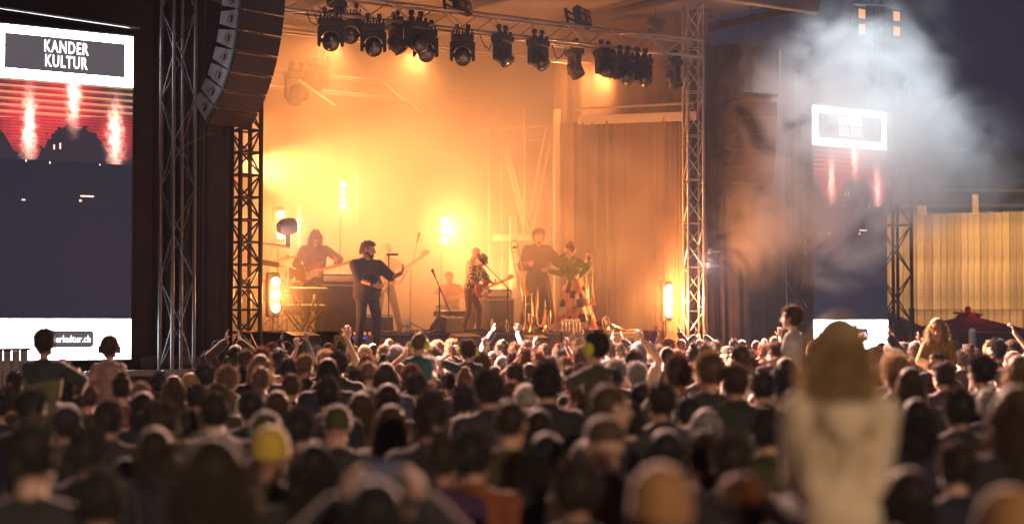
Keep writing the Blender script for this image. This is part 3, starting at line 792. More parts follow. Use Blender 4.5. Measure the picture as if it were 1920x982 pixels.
d = MB(); d.box(((a.x + b.x) / 2, 0.30, (gz + b.z) / 2 - 0.05), (b.x - a.x, 0.5, b.z - gz - 0.2)); obj('wall_core', d.mesh('core', M_drape), hall)
for x0, x1, y0 in ((1718, 1737, 385), (1822, 1834, 365)):
    a, b = HL(x0, 405), HL(x1, y0); d = MB(); d.bbox(((a.x + b.x) / 2, 0.02, (a.z + b.z) / 2), (b.x - a.x, 0.14, b.z - a.z), 0.01)
    o = obj('wall_post', d.mesh('wall_post', M_wood), hall); o.color = (0.42, 0.27, 0.14, 1)
# dark upper hall with roof edges
up = thing('dark_hall', 'dark hall with pale roof edge strips behind the timber hall', 'building', P(1800, 380, 52))
ux, uz = up.location.x, up.location.z
def UL(x, y, Y=52.0):
    q = P(x, y, Y); return Vector((q.x - ux, q.y - 52.0, q.z - uz))
M_dark_wall = mat('dark_plank_wall', (0.06, 0.05, 0.07), 0.8, 0, 0.3, 3)
a, b = UL(1560, 420), UL(2080, 346); d = MB(); d.box(((a.x + b.x) / 2, 2, (b.z - uz) / 2), (b.x - a.x, 3.0, b.z + uz)); obj('wall', d.mesh('wall', M_dark_wall), up)
for y0, y1, nm in ((342, 349, 'roof_edge'), (357, 362, 'roof_edge'), (385, 391, 'sill_beam')):
    a, b = UL(1600, y1), UL(2080, y0 - 4); a2 = UL(2080, y1 - 4)
    d = MB(); d.bbox(((a.x + b.x) / 2, 0.35, (a.z + b.z) / 2 + 0.02), (b.x - a.x, 0.25, abs(b.z - a.z) * 0.6), 0.02); obj(nm, d.mesh(nm, M_roof), up)
a, b = UL(1540, 346), UL(2100, 300); d = MB(); d.add([(a.x, -0.2, a.z), (b.x, -0.2, a.z), (b.x, 5, a.z + 1.4), (a.x, 5, a.z + 1.4), (a.x, -0.2, a.z + 0.12), (b.x, -0.2, a.z + 0.12), (b.x, 5, a.z + 1.52), (a.x, 5, a.z + 1.52)],
          [(0, 3, 2, 1), (4, 5, 6, 7), (0, 1, 5, 4), (1, 2, 6, 5), (2, 3, 7, 6), (3, 0, 4, 7)]); obj('roof', d.mesh('roof', M_dark_wall), up)
# floodlight washing the timber hall
fl = P(1985, 470, 40.0)
t = thing('flood_mast', 'floodlight mast beyond the picture edge that washes the timber hall', 'floodlight', (fl.x, fl.y, 0))
d = MB(); d.tube((0, 0, 0), (0, 0, fl.z + 2.4), 0.06); obj('mast', d.mesh('mast', M_alu_dark), t)
d = MB(); d.bbox((0, 0.12, fl.z + 2.5), (0.4, 0.18, 0.3), 0.03); obj('lamp_head', d.mesh('lamp_head', M_black), t)
l = spot('flood_beam', (fl.x - 0.1, fl.y + 0.35, fl.z + 2.5), P(1760, 520, FY), 2500, (1.0, 0.65, 0.32), 120, 0.8, 0.15)

# ------------------------------------------------------------------ parasol and stalls
M_red = mat('dark_red_cloth', (0.20, 0.012, 0.022), 0.85, 0, 0.2, 3, transl=0.35)
PY = 39.0
c = P(1815, 590, PY)
par = thing('market_parasol', 'wide dark red parasol with a knotted red top in front of the timber hall', 'parasol', (c.x, c.y, 0))
zt = c.z; ze = P(1815, 625, PY).z; hw = 1.75
d = MB(); n = 4
vs = [(0, 0, zt)]
for k in range(8):
    a = k * math.pi / 4 + R(22); rr = hw * (1.0 if k % 2 == 0 else 0.98)
    vs.append((rr * math.cos(a), rr * math.sin(a), ze))
for k in range(8):
    a = k * math.pi / 4 + R(22)
    vs.append((hw * math.cos(a), hw * math.sin(a), ze - 0.16))
d.add(vs, [(0, 1 + k, 1 + (k + 1) % 8) for k in range(8)] + [(1 + k, 9 + k, 9 + (k + 1) % 8, 1 + (k + 1) % 8) for k in range(8)])
obj('canopy', d.mesh('canopy', M_red), par)
d = MB(); d.tube((0, 0, 0), (0, 0, zt + 0.05), 0.035); obj('pole', d.mesh('pole', M_wood), par).color = (0.3, 0.2, 0.12, 1)
d = MB(); d.lathe([(0.28, zt - 0.06), (0.22, zt + 0.03), (0.08, zt + 0.05), (0.05, zt + 0.11), (0.075, zt + 0.15), (0.03, zt + 0.2)], 10)
for k in range(7):
    a = k * 0.9; d.capsule((0.1 * math.cos(a), 0.1 * math.sin(a), zt + 0.03), (0.33 * math.cos(a), 0.33 * math.sin(a), zt + 0.0 + 0.05 * math.sin(3 * a)), 0.035, 0.02, 6)
obj('top_knot', smooth_angle(d.mesh('knot', M_red), 60), par)
for k in range(8):
    a = k * math.pi / 4 + R(22); d = MB(); d.tube((0, 0, zt - 0.03), (hw * 0.98 * math.cos(a), hw * 0.98 * math.sin(a), ze - 0.02), 0.012, n=5); obj('rib', d.mesh('rib', M_wood), par).color = (0.25, 0.16, 0.1, 1)
# bare red point light just above the canopy top
point('parasol_lamp', (c.x + 0.15, c.y - 0.35, zt + 0.28), 5, (1.0, 0.10, 0.10), 0.05)
def stall(label, x0, x1, ytop, ybot, Y, mcounter, red=True):
    a, b = P(x0, ytop, Y), P(x1, ytop, Y); w_ = b.x - a.x
    t = thing('market_stall', label, 'stall', ((a.x + b.x) / 2, Y, 0), 0, 'lit stalls under the parasol')
    zb = P(x0, ybot, Y).z; zt_ = a.z
    d = MB(); d.bbox((0, 0, zb / 2), (w_, 0.5, zb), 0.02); obj('counter', d.mesh('counter', M_white_board), t)
    d = MB(); d.bbox((0, 0.2, (zb + zt_) / 2), (w_ - 0.02, 0.04, zt_ - zb - 0.02), 0.005); obj('lit_panel', d.mesh('panel', mcounter), t)
    for s in (-1, 1):
        d = MB(); d.box((s * w_ / 2, -0.2, (zb + zt_) / 2), (0.05, 0.05, zt_ - zb)); obj('post', d.mesh('post', M_white_board), t)
    d = MB(); d.bbox((0, 0, zt_ + 0.07), (w_ + 0.2, 0.7, 0.13), 0.02); obj('fascia', d.mesh('fascia', M_red if red else M_wood), t)
    return t
def lit_panel(name, c1, c2, st):
    m, nt, b = nodes(name)
    tc = nt.nodes.new('ShaderNodeTexCoord'); no = nt.nodes.new('ShaderNodeTexNoise'); no.inputs['Scale'].default_value = 5; nt.links.new(tc.outputs['Object'], no.inputs[0])
    cr = nt.nodes.new('ShaderNodeValToRGB'); cr.color_ramp.elements[0].position = 0.42; cr.color_ramp.elements[1].position = 0.62
    cr.color_ramp.elements[0].color = (*c1, 1); cr.color_ramp.elements[1].color = (*c2, 1)
    nt.links.new(no.outputs['Fac'], cr.inputs[0]); nt.links.new(cr.outputs[0], b.inputs['Emission Color']); b.inputs['Emission Strength'].default_value = st
    b.inputs['Base Color'].default_value = (0.05, 0.05, 0.05, 1)
    m.cycles.emission_sampling = 'NONE'
    return m
stall('small stall with a teal lit panel beside the girl in the leopard jacket', 1716, 1745, 632, 650, 40.5, lit_panel('teal_panel', (0.02, 0.16, 0.15), (0.10, 0.40, 0.36), 1.0))
s_ = stall('stall with a bright icy lit panel under the parasol', 1785, 1826, 634, 656, 40.5, lit_panel('icy_panel', (0.22, 0.50, 0.55), (0.85, 0.95, 0.95), 0.95), red=False)
# second parasol edge, red, left behind the lattice tower
c2 = P(1650, 612, 41.5)
par2 = thing('market_parasol', 'second parasol, brown with a red valance, behind the black lattice tower', 'parasol', (c2.x, c2.y, 0))
M_brown_cloth = mat('brown_parasol_cloth', (0.11, 0.065, 0.05), 0.9, 0, 0.5, 30)
zt2 = P(1700, 590, 41.5).z; ze2 = P(1700, 624, 41.5).z; hw2 = 1.45
vs = [(0, 0, zt2 + 0.2)]
for k in range(8):
    a = k * math.pi / 4 + R(10); vs.append((hw2 * math.cos(a), hw2 * math.sin(a), ze2))
for k in range(8):
    a = k * math.pi / 4 + R(10); vs.append((hw2 * math.cos(a), hw2 * math.sin(a), ze2 - 0.2))
d = MB(); d.add(vs[:9], [(0, 1 + k, 1 + (k + 1) % 8) for k in range(8)]); obj('canopy', d.mesh('canopy', M_brown_cloth), par2)
d = MB(); d.add(vs[1:], [(k, 8 + k, 8 + (k + 1) % 8, (k + 1) % 8) for k in range(8)]); obj('valance', d.mesh('valance', M_red), par2)
d = MB(); d.tube((0, 0, 0), (0, 0, zt2 + 0.22), 0.035); obj('pole', d.mesh('pole', M_alu_dark), par2)
# wooden post beside tower, dark service box with pale corner
q = P(1710, 640, 36.5); d = MB(); d.bbox((0, 0, (P(1710, 577, 36.5).z) / 2), (0.10, 0.10, P(1710, 577, 36.5).z), 0.01); o = obj('wooden_post', d.mesh('post', M_wood)); o.location = (q.x, q.y, 0); o.color = (0.2, 0.12, 0.07, 1); tag(o, 'slim brown wooden post beside the black lattice tower', 'post')
a, b = P(1822, 624, 36.0), P(1990, 624, 36.0)
t = thing('service_container', 'dark service container with one pale corner post, below the red parasol', 'container', ((a.x + b.x) / 2, 36.6, 0))
w_ = b.x - a.x
d = MB(); d.bbox((0, 0, a.z / 2), (w_, 1.1, a.z - 0.02), 0.02); obj('body', d.mesh('body', M_black), t)
d = MB(); d.bbox((0, 0, a.z), (w_ + 0.04, 1.14, 0.03), 0.005); obj('lid_edge', d.mesh('lid', M_alu_dark), t)
d = MB(); d.capsule((-w_ / 2 + 0.02, -0.58, 0.3), (-w_ / 2 + 0.02, -0.58, a.z + 0.02), 0.08, 0.08, 10); obj('corner_post', smooth_angle(d.mesh('corner', M_white_board), 50), t)

# ------------------------------------------------------------------ board fence before the near screen foot
fp0, fp1 = PU(-90, 655, -1.4), PU(53, 655, -1.4)
t = thing('board_fence', 'grey board fence standing before the foot of the near screen', 'fence', (fp0.x, fp0.y, 0))
dr = (fp1 - fp0); dr.z = 0; L = dr.length; yaw = math.atan2(dr.y, dr.x); t.rotation_euler = (0, 0, yaw)
n = int(L / 0.105); h = (fp0.z + fp1.z) / 2
M_fence = mat('grey_boards', (0.36, 0.33, 0.32), 0.8, 0, 0.3, 6)
d = MB(); d.bbox((0, 0, h / 2), (L / n - 0.012, 0.022, h - 0.02), 0.004); bm_ = d.mesh('board', M_fence)
for k in range(n):
    obj('board', bm_, t, ((k + 0.5) * L / n, rr_.uniform(-0.006, 0.006), rr_.uniform(-0.012, 0.006)))
d = MB(); d.bbox((L / 2, -0.02, h), (L + 0.05, 0.07, 0.035), 0.008); obj('cap_rail', d.mesh('cap', M_red), t)

# ------------------------------------------------------------------ crowd barrier with a pale top ledge
bars = MB()
M_ledge = mat('barrier_plate', (0.38, 0.33, 0.31), 0.45, 0.4, 0.15, 8)
bw_ = 1.12
b1 = MB(); b1.bbox((0, 0.02, 1.30), (bw_ - 0.02, 0.10, 0.09), 0.015); m1 = b1.mesh('ledge', M_ledge)
b2 = MB(); b2.bbox((0, 0.0, 0.72), (bw_ - 0.03, 0.03, 1.08), 0.008); m2 = b2.mesh('panel', M_black)
b3 = MB(); b3.bbox((0, 0.45, 0.03), (bw_ - 0.03, 1.0, 0.03), 0.008); b3.tube((-0.4, 0.05, 1.2), (-0.4, 0.9, 0.05), 0.02); b3.tube((0.4, 0.05, 1.2), (0.4, 0.9, 0.05), 0.02); m3 = b3.mesh('foot', M_alu_dark)
labs = ['barrier section beside the kid in headphones', 'barrier section at the foot of the near lattice tower', 'barrier section just past the near lattice tower', 'barrier section below the wing drape', 'barrier section before the keyboard corner']
for k in range(5):
    u = -7.6 + k * bw_
    t = local(thing('crowd_barrier', 'pale topped ' + labs[k], 'barrier', group='crowd barrier sections along the stage'), u, -1.55)
    obj('ledge', m1, t); obj('panel', m2, t); obj('foot', m3, t)
# ------------------------------------------------------------------ smoke and haze
def volume(name, build, color=(1, 1, 1), aniso=0.2, homogeneous=False):
    m = bpy.data.materials.new(name); m.use_nodes = True; nt = m.node_tree
    for n in list(nt.nodes): nt.nodes.remove(n)
    out = nt.nodes.new('ShaderNodeOutputMaterial'); pv = nt.nodes.new('ShaderNodeVolumePrincipled')
    pv.inputs['Color'].default_value = (*color, 1); pv.inputs['Anisotropy'].default_value = aniso
    nt.links.new(pv.outputs[0], out.inputs['Volume'])
    if callable(build): nt.links.new(build(nt), pv.inputs['Density'])
    else: pv.inputs['Density'].default_value = build
    return m
class NX:
    def __init__(s, nt):
        s.nt = nt
        tc = nt.nodes.new('ShaderNodeTexCoord'); s.co = tc.outputs['Object']
        sp = nt.nodes.new('ShaderNodeSeparateXYZ'); nt.links.new(s.co, sp.inputs[0]); s.x, s.y, s.z = sp.outputs
    def op(s, o, a, b=None, c=None, clamp=False):
        n = s.nt.nodes.new('ShaderNodeMath'); n.operation = o; n.use_clamp = clamp
        for i, q in enumerate((a, b, c)):
            if q is None: continue
            if isinstance(q, (int, float)): n.inputs[i].default_value = q
            else: s.nt.links.new(q, n.inputs[i])
        return n.outputs[0]
    def ramp(s, v, a, b, c=0.0, d=1.0):
        n = s.nt.nodes.new('ShaderNodeMapRange'); n.interpolation_type = 'SMOOTHSTEP'; s.nt.links.new(v, n.inputs[0])
        n.inputs[1].default_value = a; n.inputs[2].default_value = b; n.inputs[3].default_value = c; n.inputs[4].default_value = d
        return n.outputs[0]
    def noise(s, scale, detail=3, off=(0, 0, 0), stretch=(1, 1, 1), dist=0.0):
        mp = s.nt.nodes.new('ShaderNodeMapping'); s.nt.links.new(s.co, mp.inputs[0]); mp.inputs['Location'].default_value = off; mp.inputs['Scale'].default_value = stretch
        n = s.nt.nodes.new('ShaderNodeTexNoise'); s.nt.links.new(mp.outputs[0], n.inputs[0]); n.inputs['Scale'].default_value = scale; n.inputs['Detail'].default_value = detail
        n.inputs['Distortion'].default_value = dist
        return n.outputs['Fac']
    def blob(s, c, r):
        """soft ball: 1 in the middle, 0 at the radius; r may be three radii"""
        r = r if isinstance(r, (tuple, list)) else (r, r, r)
        q = None
        for v, ci, ri in zip((s.x, s.y, s.z), c, r):
            t = s.op('DIVIDE', s.op('SUBTRACT', v, ci), ri); t = s.op('MULTIPLY', t, t)
            q = t if q is None else s.op('ADD', q, t)
        return s.ramp(q, 1.0, 0.0)
# smoke filling the stage house: thicker towards the rear
def stage_density(nt):
    n = NX(nt)
    back = n.ramp(n.y, 0.2, 3.8, 0.13, 0.22)
    corner = n.ramp(n.x, 2.8, -3.0, 1.8, 1.1)
    no = n.ramp(n.noise(0.55, 3, dist=0.6), 0.32, 0.68, 0.45, 1.5)
    low = n.ramp(n.op('ADD', n.z, n.op('MULTIPLY', n.ramp(n.y, 0.5, 3.2), 1.2)), 2.0, 4.0, 0.22, 1.0)
    return n.op('MULTIPLY', n.op('MULTIPLY', back, corner), n.op('MULTIPLY', no, low))
b = MB(); b.box((-0.4, 3.1, (RISER + 7.85) / 2 + 0.02), (10.6, 6.0, 7.85 - RISER))
o = obj('stage_smoke', b.mesh('smoke', volume('orange_lit_smoke', stage_density, (1, 1, 1), 0.25)))
o.location = S(0, 0, 0); o.rotation_euler = (0, 0, TH); o['kind'] = 'stuff'
# smoke drifting out past the lit tower and around the far screen
def cloud_density(nt):
    n = NX(nt)
    def L(x, y, v):
        p = PU(x, y, v); u, v_ = UV(p); return (u, v_, p.z)
    t = None
    for c, r, k in ((L(1600, 190, -1.2), (3.0, 1.6, 2.0), 1.0), (L(1690, 300, -1.0), (2.5, 1.4, 2.0), 0.9), (L(1570, 430, -1.0), (2.0, 1.2, 1.4), 0.7), (L(1800, 310, -0.8), (3.0, 1.3, 1.9), 0.65),
                    (L(1400, 300, -0.4), (1.6, 1.3, 2.9), 0.75), (L(1390, 430, -0.4), (1.0, 0.8, 1.0), 0.6), (L(1500, 360, -0.7), (1.2, 1.0, 1.3), 0.5), (L(1650, 70, -0.8), (2.8, 1.3, 1.9), 0.12)):
        q = n.op('MULTIPLY', n.blob(c, r), k)
        t = q if t is None else n.op('ADD', t, q)
    no = n.noise(0.7, 7, dist=2.2)
    e = n.ramp(n.op('ADD', no, n.op('MULTIPLY', t, 0.13)), 0.40, 0.70, 0.0, 1.0)
    return n.op('MULTIPLY', n.op('MULTIPLY', t, e), 0.72)
b = MB(); b.box((8.75, -0.9, 6.2), (8.1, 3.4, 8.0))
o = obj('drifting_smoke', b.mesh('smoke', volume('drifting_white_smoke', cloud_density, (1, 1, 1), 0.3)))
o.location = S(0, 0, 0); o.rotation_euler = (0, 0, TH); o['kind'] = 'stuff'
# thin haze over the whole site
b = MB(); b.box((0, 35, 6.0), (120, 110, 14.0))
o = obj('haze', b.mesh('haze', volume('thin_haze', 0.0003, (0.55, 0.68, 1.0), 0.2))); o['kind'] = 'stuff'
# added unseen floodlight on the lamp mast top, whitens the drifting smoke
pm_ = Vector((mp.x + 0.1, mp.y - 0.2, 13.05))
t_ = thing('mast_floodlight', 'cool white floodlight on the lamp mast top shining down through smoke', 'floodlight', pm_)
d_ = MB(); d_.bbox((0, 0.05, 0.16), (0.5, 0.35, 0.3), 0.04); obj('housing', d_.mesh('housing', M_black), t_)
spot('mast_beam', pm_, PU(1600, 330, -1.6), 9500, (0.82, 0.92, 1.0), 75, 0.7, 0.2)
# added unseen floodlight behind the audience, warm fill for the near rows
spot('audience_floodlight', (7, -14, 7.5), (1.0, 5.5, 1.6), 9500, (1.0, 0.66, 0.42), 42, 0.7, 0.3)
# lights added to rim the heads of the audience
# added row of front lights on the roof fascia, above the picture edge, raking out over the heads
for k_, u_ in enumerate((-4.6, -1.4, 1.8)):
    p_ = S(u_, -1.35, RZ + 0.35)
    t_ = local(thing('fascia_light', ['front light on the roof fascia nearest the loudspeaker array', 'front light in the middle of the roof fascia', 'front light on the roof fascia nearest the lit tower'][k_], 'stage light', group='front lights on the roof fascia'), u_, -1.35, RZ + 0.35)
    d_ = MB(); d_.bbox((0, 0.12, 0.02), (0.3, 0.2, 0.24), 0.03); obj('housing', d_.mesh('housing', M_black), t_)
    spot('fascia_beam', p_ + Vector((0, -0.03, 0)), S(u_ * 1.3, -10.5, 1.4), 24000, (1.0, 0.56, 0.42), 72, 0.5, 0.1)
# bare spots added at the two stage towers, rim light for the heads
spot('tower_beam', PU(512, 432, -0.15), S(3.0, -15, 1.0), 48000, (1.0, 0.52, 0.35), 84, 0.6, 0.08)
spot('tower_beam', PU(1322, 492, -0.25), S(-4.5, -14, 0.8), 42000, (1.0, 0.52, 0.36), 62, 0.6, 0.08)
spot('front_amber_beam', PU(1290, 190, 1.2), PU(1400, 420, -3.0), 1300, ORANGE, 70, 0.8, 0.1)  # added orange spot tinting the drifting smoke, in place of stage glow
# ------------------------------------------------------------------ people
M_skin = mat('skin', (1, 1, 1), 0.5, 0, 0.06, 25, from_object=True, spec=0.35, sheen=0.35)
M_eye = mat('eye', (0.03, 0.02, 0.02), 0.2, 0, 0, 5)
M_lip = mat('lip', (0.35, 0.12, 0.10), 0.5, 0, 0.1, 20)
M_shoe = mat('shoe_leather', (0.05, 0.045, 0.04), 0.5, 0, 0.2, 20)
M_shirt = mat('garment', (1, 1, 1), 0.9, 0, 0.18, 9, from_object=True, sheen=0.8, sheen_rough=0.3, bump=0.25)
M_trouser = mat('trouser_cloth', (1, 1, 1), 0.9, 0, 0.2, 14, from_object=True, sheen=0.15)
M_hair = mat('hair', (1, 1, 1), 0.6, 0, 0.3, 40, from_object=True, transl=0.3, spec=0.35, sheen=1.0, sheen_rough=0.35)
M_gear = mat('headwear', (1, 1, 1), 0.75, 0, 0.1, 20, from_object=True, bump=0.15, sheen=0.6, sheen_rough=0.35)
MATS_BODY = [M_skin, M_eye, M_lip, M_shoe]

def ik(a, c, l1, l2, pole):
    a, c = Vector(a), Vector(c); d = c - a; L = min(max(d.length, abs(l1 - l2) + 1e-3), (l1 + l2) * 0.998)
    d.normalize(); c = a + d * L
    p = Vector(pole) - d * d.dot(Vector(pole))
    if p.length < 1e-4: p = Vector((0, -1, 0)) - d * d.dot(Vector((0, -1, 0)))
    p.normalize()
    x = (l1 * l1 - l2 * l2 + L * L) / (2 * L); h = math.sqrt(max(l1 * l1 - x * x, 0))
    return a + d * x + p * h, c

class Fig:
    """a posed figure in local space: faces +Y, z up, 1.76 m tall. Grows body, shirt, trousers and hair meshes."""
    def __init__(s, lean=0, roll=0, twist=0, head=(0, 0, 0), arms=None, legs=None, pelvis=(0, 0, 0.95), hs=1.0, wide=1.0, belly=0.0, curl=(45, 45)):
        s.hs, s.wide, s.belly = hs, wide, belly
        s.P = Vector(pelvis)
        s.Rt = (Matrix.Rotation(R(twist), 3, 'Z') @ Matrix.Rotation(R(roll), 3, 'Y') @ Matrix.Rotation(R(-lean), 3, 'X'))
        s.Rh = s.Rt @ Matrix.Rotation(R(head[0]), 3, 'Z') @ Matrix.Rotation(R(-head[1]), 3, 'X') @ Matrix.Rotation(R(head[2]), 3, 'Y')
        T = lambda x, y, z: s.P + s.Rt @ Vector((x, y, z - 0.95))
        s.T = T
        w_ = wide
        s.sh = {k: T(k * 0.185 * w_, -0.005, 1.405) for k in (-1, 1)}
        s.neck0 = T(0, -0.012, 1.43); s.neck1 = T(0, 0.012, 1.545)
        s.hc = s.neck1 + s.Rh @ Vector((0, 0.012, 0.095 * hs))
        arms = arms or {}; legs = legs or {}
        s.arm = {}
        for k in (-1, 1):
            a = dict(wrist=(k * 0.27, 0.04, 0.86), pole=(k * 0.3, -1, 0.0), fd=None, palm=None, curl=curl[0 if k < 0 else 1], spread=0.0)
            a.update(arms.get(k, {}))
            el, wr = ik(s.sh[k], a['wrist'], 0.295, 0.265, a['pole'])
            fd = Vector(a['fd']).normalized() if a['fd'] else (wr - el).normalized()
            pn = Vector(a['palm']) if a['palm'] else Vector((-k, 0.15, 0))
            pn = (pn - fd * fd.dot(pn)).normalized()
            s.arm[k] = (el, wr, fd, pn, a['curl'], a['spread'])
        s.leg = {}
        s.hip = {k: s.P + Vector((k * 0.092, 0, -0.03)) for k in (-1, 1)}
        for k in (-1, 1):
            a = dict(ankle=(k * 0.115, -0.02, 0.085), pole=(k * 0.15, 1, 0), toe=(k * 0.12, 1, 0))
            a.update(legs.get(k, {}))
            kn, an = ik(s.hip[k], a['ankle'], 0.435, 0.425, a['pole'])
            s.leg[k] = (kn, an, Vector(a['toe']).normalized())
    def head_pt(s, x, y, z):
        return s.hc + s.Rh @ (Vector((x, y, z)) * s.hs)
    def add_head(s, mb):
        h = s.hs; H = s.head_pt
        mb.ell(H(0, -0.012, 0.022), (0.074 * h, 0.093 * h, 0.092 * h), s.Rh)
        mb.ell(H(0, 0.028, -0.03), (0.060 * h, 0.066 * h, 0.085 * h), s.Rh)
        mb.ell(H(0, 0.058, -0.088), (0.034 * h, 0.030 * h, 0.026 * h), s.Rh)      # chin
        mb.capsule(H(-0.046, 0.012, -0.075), H(0, 0.06, -0.09), 0.025 * h, 0.024 * h, 8)
        mb.capsule(H(0.046, 0.012, -0.075), H(0, 0.06, -0.09), 0.025 * h, 0.024 * h, 8)
        mb.capsule(H(0, 0.085, 0.012), H(0, 0.109, -0.030), 0.010 * h, 0.0155 * h, 8)   # nose
        mb.capsule(H(-0.04, 0.072, 0.026), H(0.04, 0.072, 0.026), 0.014 * h, 0.014 * h, 8)   # brow
        mb.capsule(H(-0.018, 0.082, -0.060), H(0.018, 0.082, -0.060), 0.010 * h, 0.010 * h, 8)   # mouth
        for k in (-1, 1):
            mb.ell(H(k * 0.074, -0.006, -0.008), (0.011 * h, 0.022 * h, 0.033 * h), s.Rh @ Matrix.Rotation(R(k * 20), 3, 'Z'), 8, 6)
        mb.capsule(s.neck0 - s.Rt @ Vector((0, 0, 0.04)), s.neck1, 0.058 * (0.8 + 0.2 * h), 0.052 * (0.85 + 0.15 * h))
    def add_hand(s, mb, k):
        el, wr, fd, pn, curl, spread = s.arm[k]
        side = fd.cross(pn).normalized() * k          # towards the thumb
        side = -side if False else side
        Mx = Matrix((side, fd, pn)).transposed()
        mb.ell(wr + fd * 0.048, (0.041, 0.056, 0.017), Mx, 12, 8)
        for i, (o, L) in enumerate(((0.031, 0.070), (0.0105, 0.079), (-0.0105, 0.074), (-0.031, 0.058))):
            root = wr + fd * (0.090 - 0.006 * abs(i - 1.3)) + side * o
            c = R(curl) * (0.85 + 0.12 * i); sp = R(spread) * (1.5 - i) * 0.5
            d0 = (fd * math.cos(c * 0.45) + pn * math.sin(c * 0.45) + side * math.sin(sp)).normalized()
            d1 = (fd * math.cos(c * 1.25) + pn * math.sin(c * 1.25) + side * math.sin(sp)).normalized()
            m_ = root + d0 * L * 0.55
            mb.capsule(root - fd * 0.02, m_, 0.0095, 0.0088, 8); mb.capsule(m_, m_ + d1 * L * 0.45, 0.0088, 0.0074, 8)
        root = wr + fd * 0.03 + side * 0.032
        td = (side * 0.72 + fd * 0.62 + pn * 0.3).normalized(); t2 = (side * 0.35 + fd * 0.85 + pn * 0.35).normalized()
        mb.capsule(root, root + td * 0.042, 0.013, 0.0105, 8); mb.capsule(root + td * 0.042, root + td * 0.042 + t2 * 0.032, 0.0105, 0.0085, 8)
    def add_torso(s, mb, g=0.0, low=0.86):
        T = s.T; w_ = s.wide; M = s.Rt; b = s.belly
        mb.ell(T(0, -0.005, 1.26), ((0.165 + g) * w_, 0.112 + g + b * 0.3, 0.20 + g), M)
        mb.ell(T(0, 0.012 + b * 0.3, 1.07), ((0.148 + g) * w_ + b * 0.5, 0.105 + g + b, 0.19 + g), M)
        mb.ell(T(0, -0.005, 0.94), ((0.163 + g) * w_ + b * 0.3, 0.118 + g + b * 0.5, 0.125 + g), M)
        for k in (-1, 1):
            mb.capsule(T(k * 0.05, -0.012, 1.395), s.sh[k], 0.066 + g, 0.056 + g)
            mb.capsule(T(k * 0.028, -0.02, 1.46), T(k * 0.14 * w_, -0.01, 1.415), 0.045 + g * 0.6, 0.045 + g)
            mb.capsule(T(k * 0.11 * w_, 0.0, 1.33), T(k * 0.10 * w_, 0.0, 1.1), 0.085 + g, 0.075 + g)
    def body(s, voxel=0.009, name='body'):
        mb = MB(); s.add_head(mb); s.add_torso(mb)
        for k in (-1, 1):
            el, wr = s.arm[k][0], s.arm[k][1]
            mb.capsule(s.sh[k], el, 0.052, 0.041); mb.capsule(el, wr, 0.041, 0.027)
            s.add_hand(mb, k)
            kn, an, toe = s.leg[k]
            mb.capsule(s.hip[k], kn, 0.086, 0.058); mb.capsule(kn, an, 0.057, 0.038)
            mb.capsule(an - toe * 0.035 + Vector((0, 0, -0.035)), an + toe * 0.155 + Vector((0, 0, -0.05)), 0.040, 0.030)
        me = remeshed(mb, voxel, 3, MATS_BODY, name)
        n = len(me.polygons); ce = np.empty(n * 3); me.polygons.foreach_get('center', ce); ce = ce.reshape(-1, 3)
        mi = np.zeros(n, dtype=np.int32)
        def near(p, r): return ((ce - np.array(p)) ** 2).sum(1) < r * r
        for k in (-1, 1):
            mi[near(s.head_pt(k * 0.031, 0.086, 0.006), 0.0125 * s.hs)] = 1
            mi[near(s.leg[k][1] + s.leg[k][2] * 0.06 - Vector((0, 0, 0.04)), 0.135)] = 3
        for x in (-0.012, 0, 0.012): mi[near(s.head_pt(x, 0.093, -0.060), 0.0095 * s.hs)] = 2
        me.polygons.foreach_set('material_index', mi)
        return me
    def shirt(s, sleeve=0.55, g=0.014, voxel=0.013, hood=False, m=None, length=0.86, collar=False):
        mb = MB(); s.add_torso(mb, g)
        for k in (-1, 1):
            el, wr = s.arm[k][0], s.arm[k][1]; g2 = g + 0.006
            if sleeve <= 1:
                mb.capsule(s.sh[k], s.sh[k].lerp(el, sleeve), 0.054 + g2, 0.046 + g2)
            else:
                mb.capsule(s.sh[k], el, 0.054 + g2, 0.042 + g2); mb.capsule(el, el.lerp(wr, sleeve - 1), 0.043 + g2, 0.031 + g2)
        if hood:
            T = s.T
            mb.capsule(T(-0.10, -0.05, 1.455), T(0.10, -0.05, 1.455), 0.06, 0.06); mb.capsule(T(-0.06, -0.125, 1.40), T(0.06, -0.125, 1.40), 0.07, 0.07)
            mb.capsule(T(-0.02, -0.14, 1.33), T(0.02, -0.14, 1.33), 0.055, 0.055)
            mb.capsule(T(-0.10, -0.04, 1.45), T(-0.05, 0.06, 1.43), 0.04, 0.035); mb.capsule(T(0.10, -0.04, 1.45), T(0.05, 0.06, 1.43), 0.04, 0.035)
        if collar:
            T = s.T
            mb.sweep([T(0.070 * math.cos(a), -0.012 + 0.070 * math.sin(a), 1.490 - 0.018 * math.sin(a)) for a in [i * math.pi / 8 for i in range(16)]], 0.026, 6, closed=True)
        return remeshed(mb, voxel, 3, m or M_shirt, 'shirt')
    def trousers(s, g=0.014, voxel=0.016, to=0.96, m=None):
        mb = MB(); b = s.belly
        mb.ell(s.T(0, -0.005, 0.93), ((0.158 + g) * s.wide + b * 0.3, 0.115 + g + b * 0.5, 0.11 + g), s.Rt)
        for k in (-1, 1):
            kn, an, toe = s.leg[k]
            mb.capsule(s.hip[k], kn, 0.088 + g, 0.062 + g); mb.capsule(kn, kn.lerp(an, to), 0.062 + g, 0.046 + g)
        return remeshed(mb, voxel, 3, m or M_trouser, 'trousers')

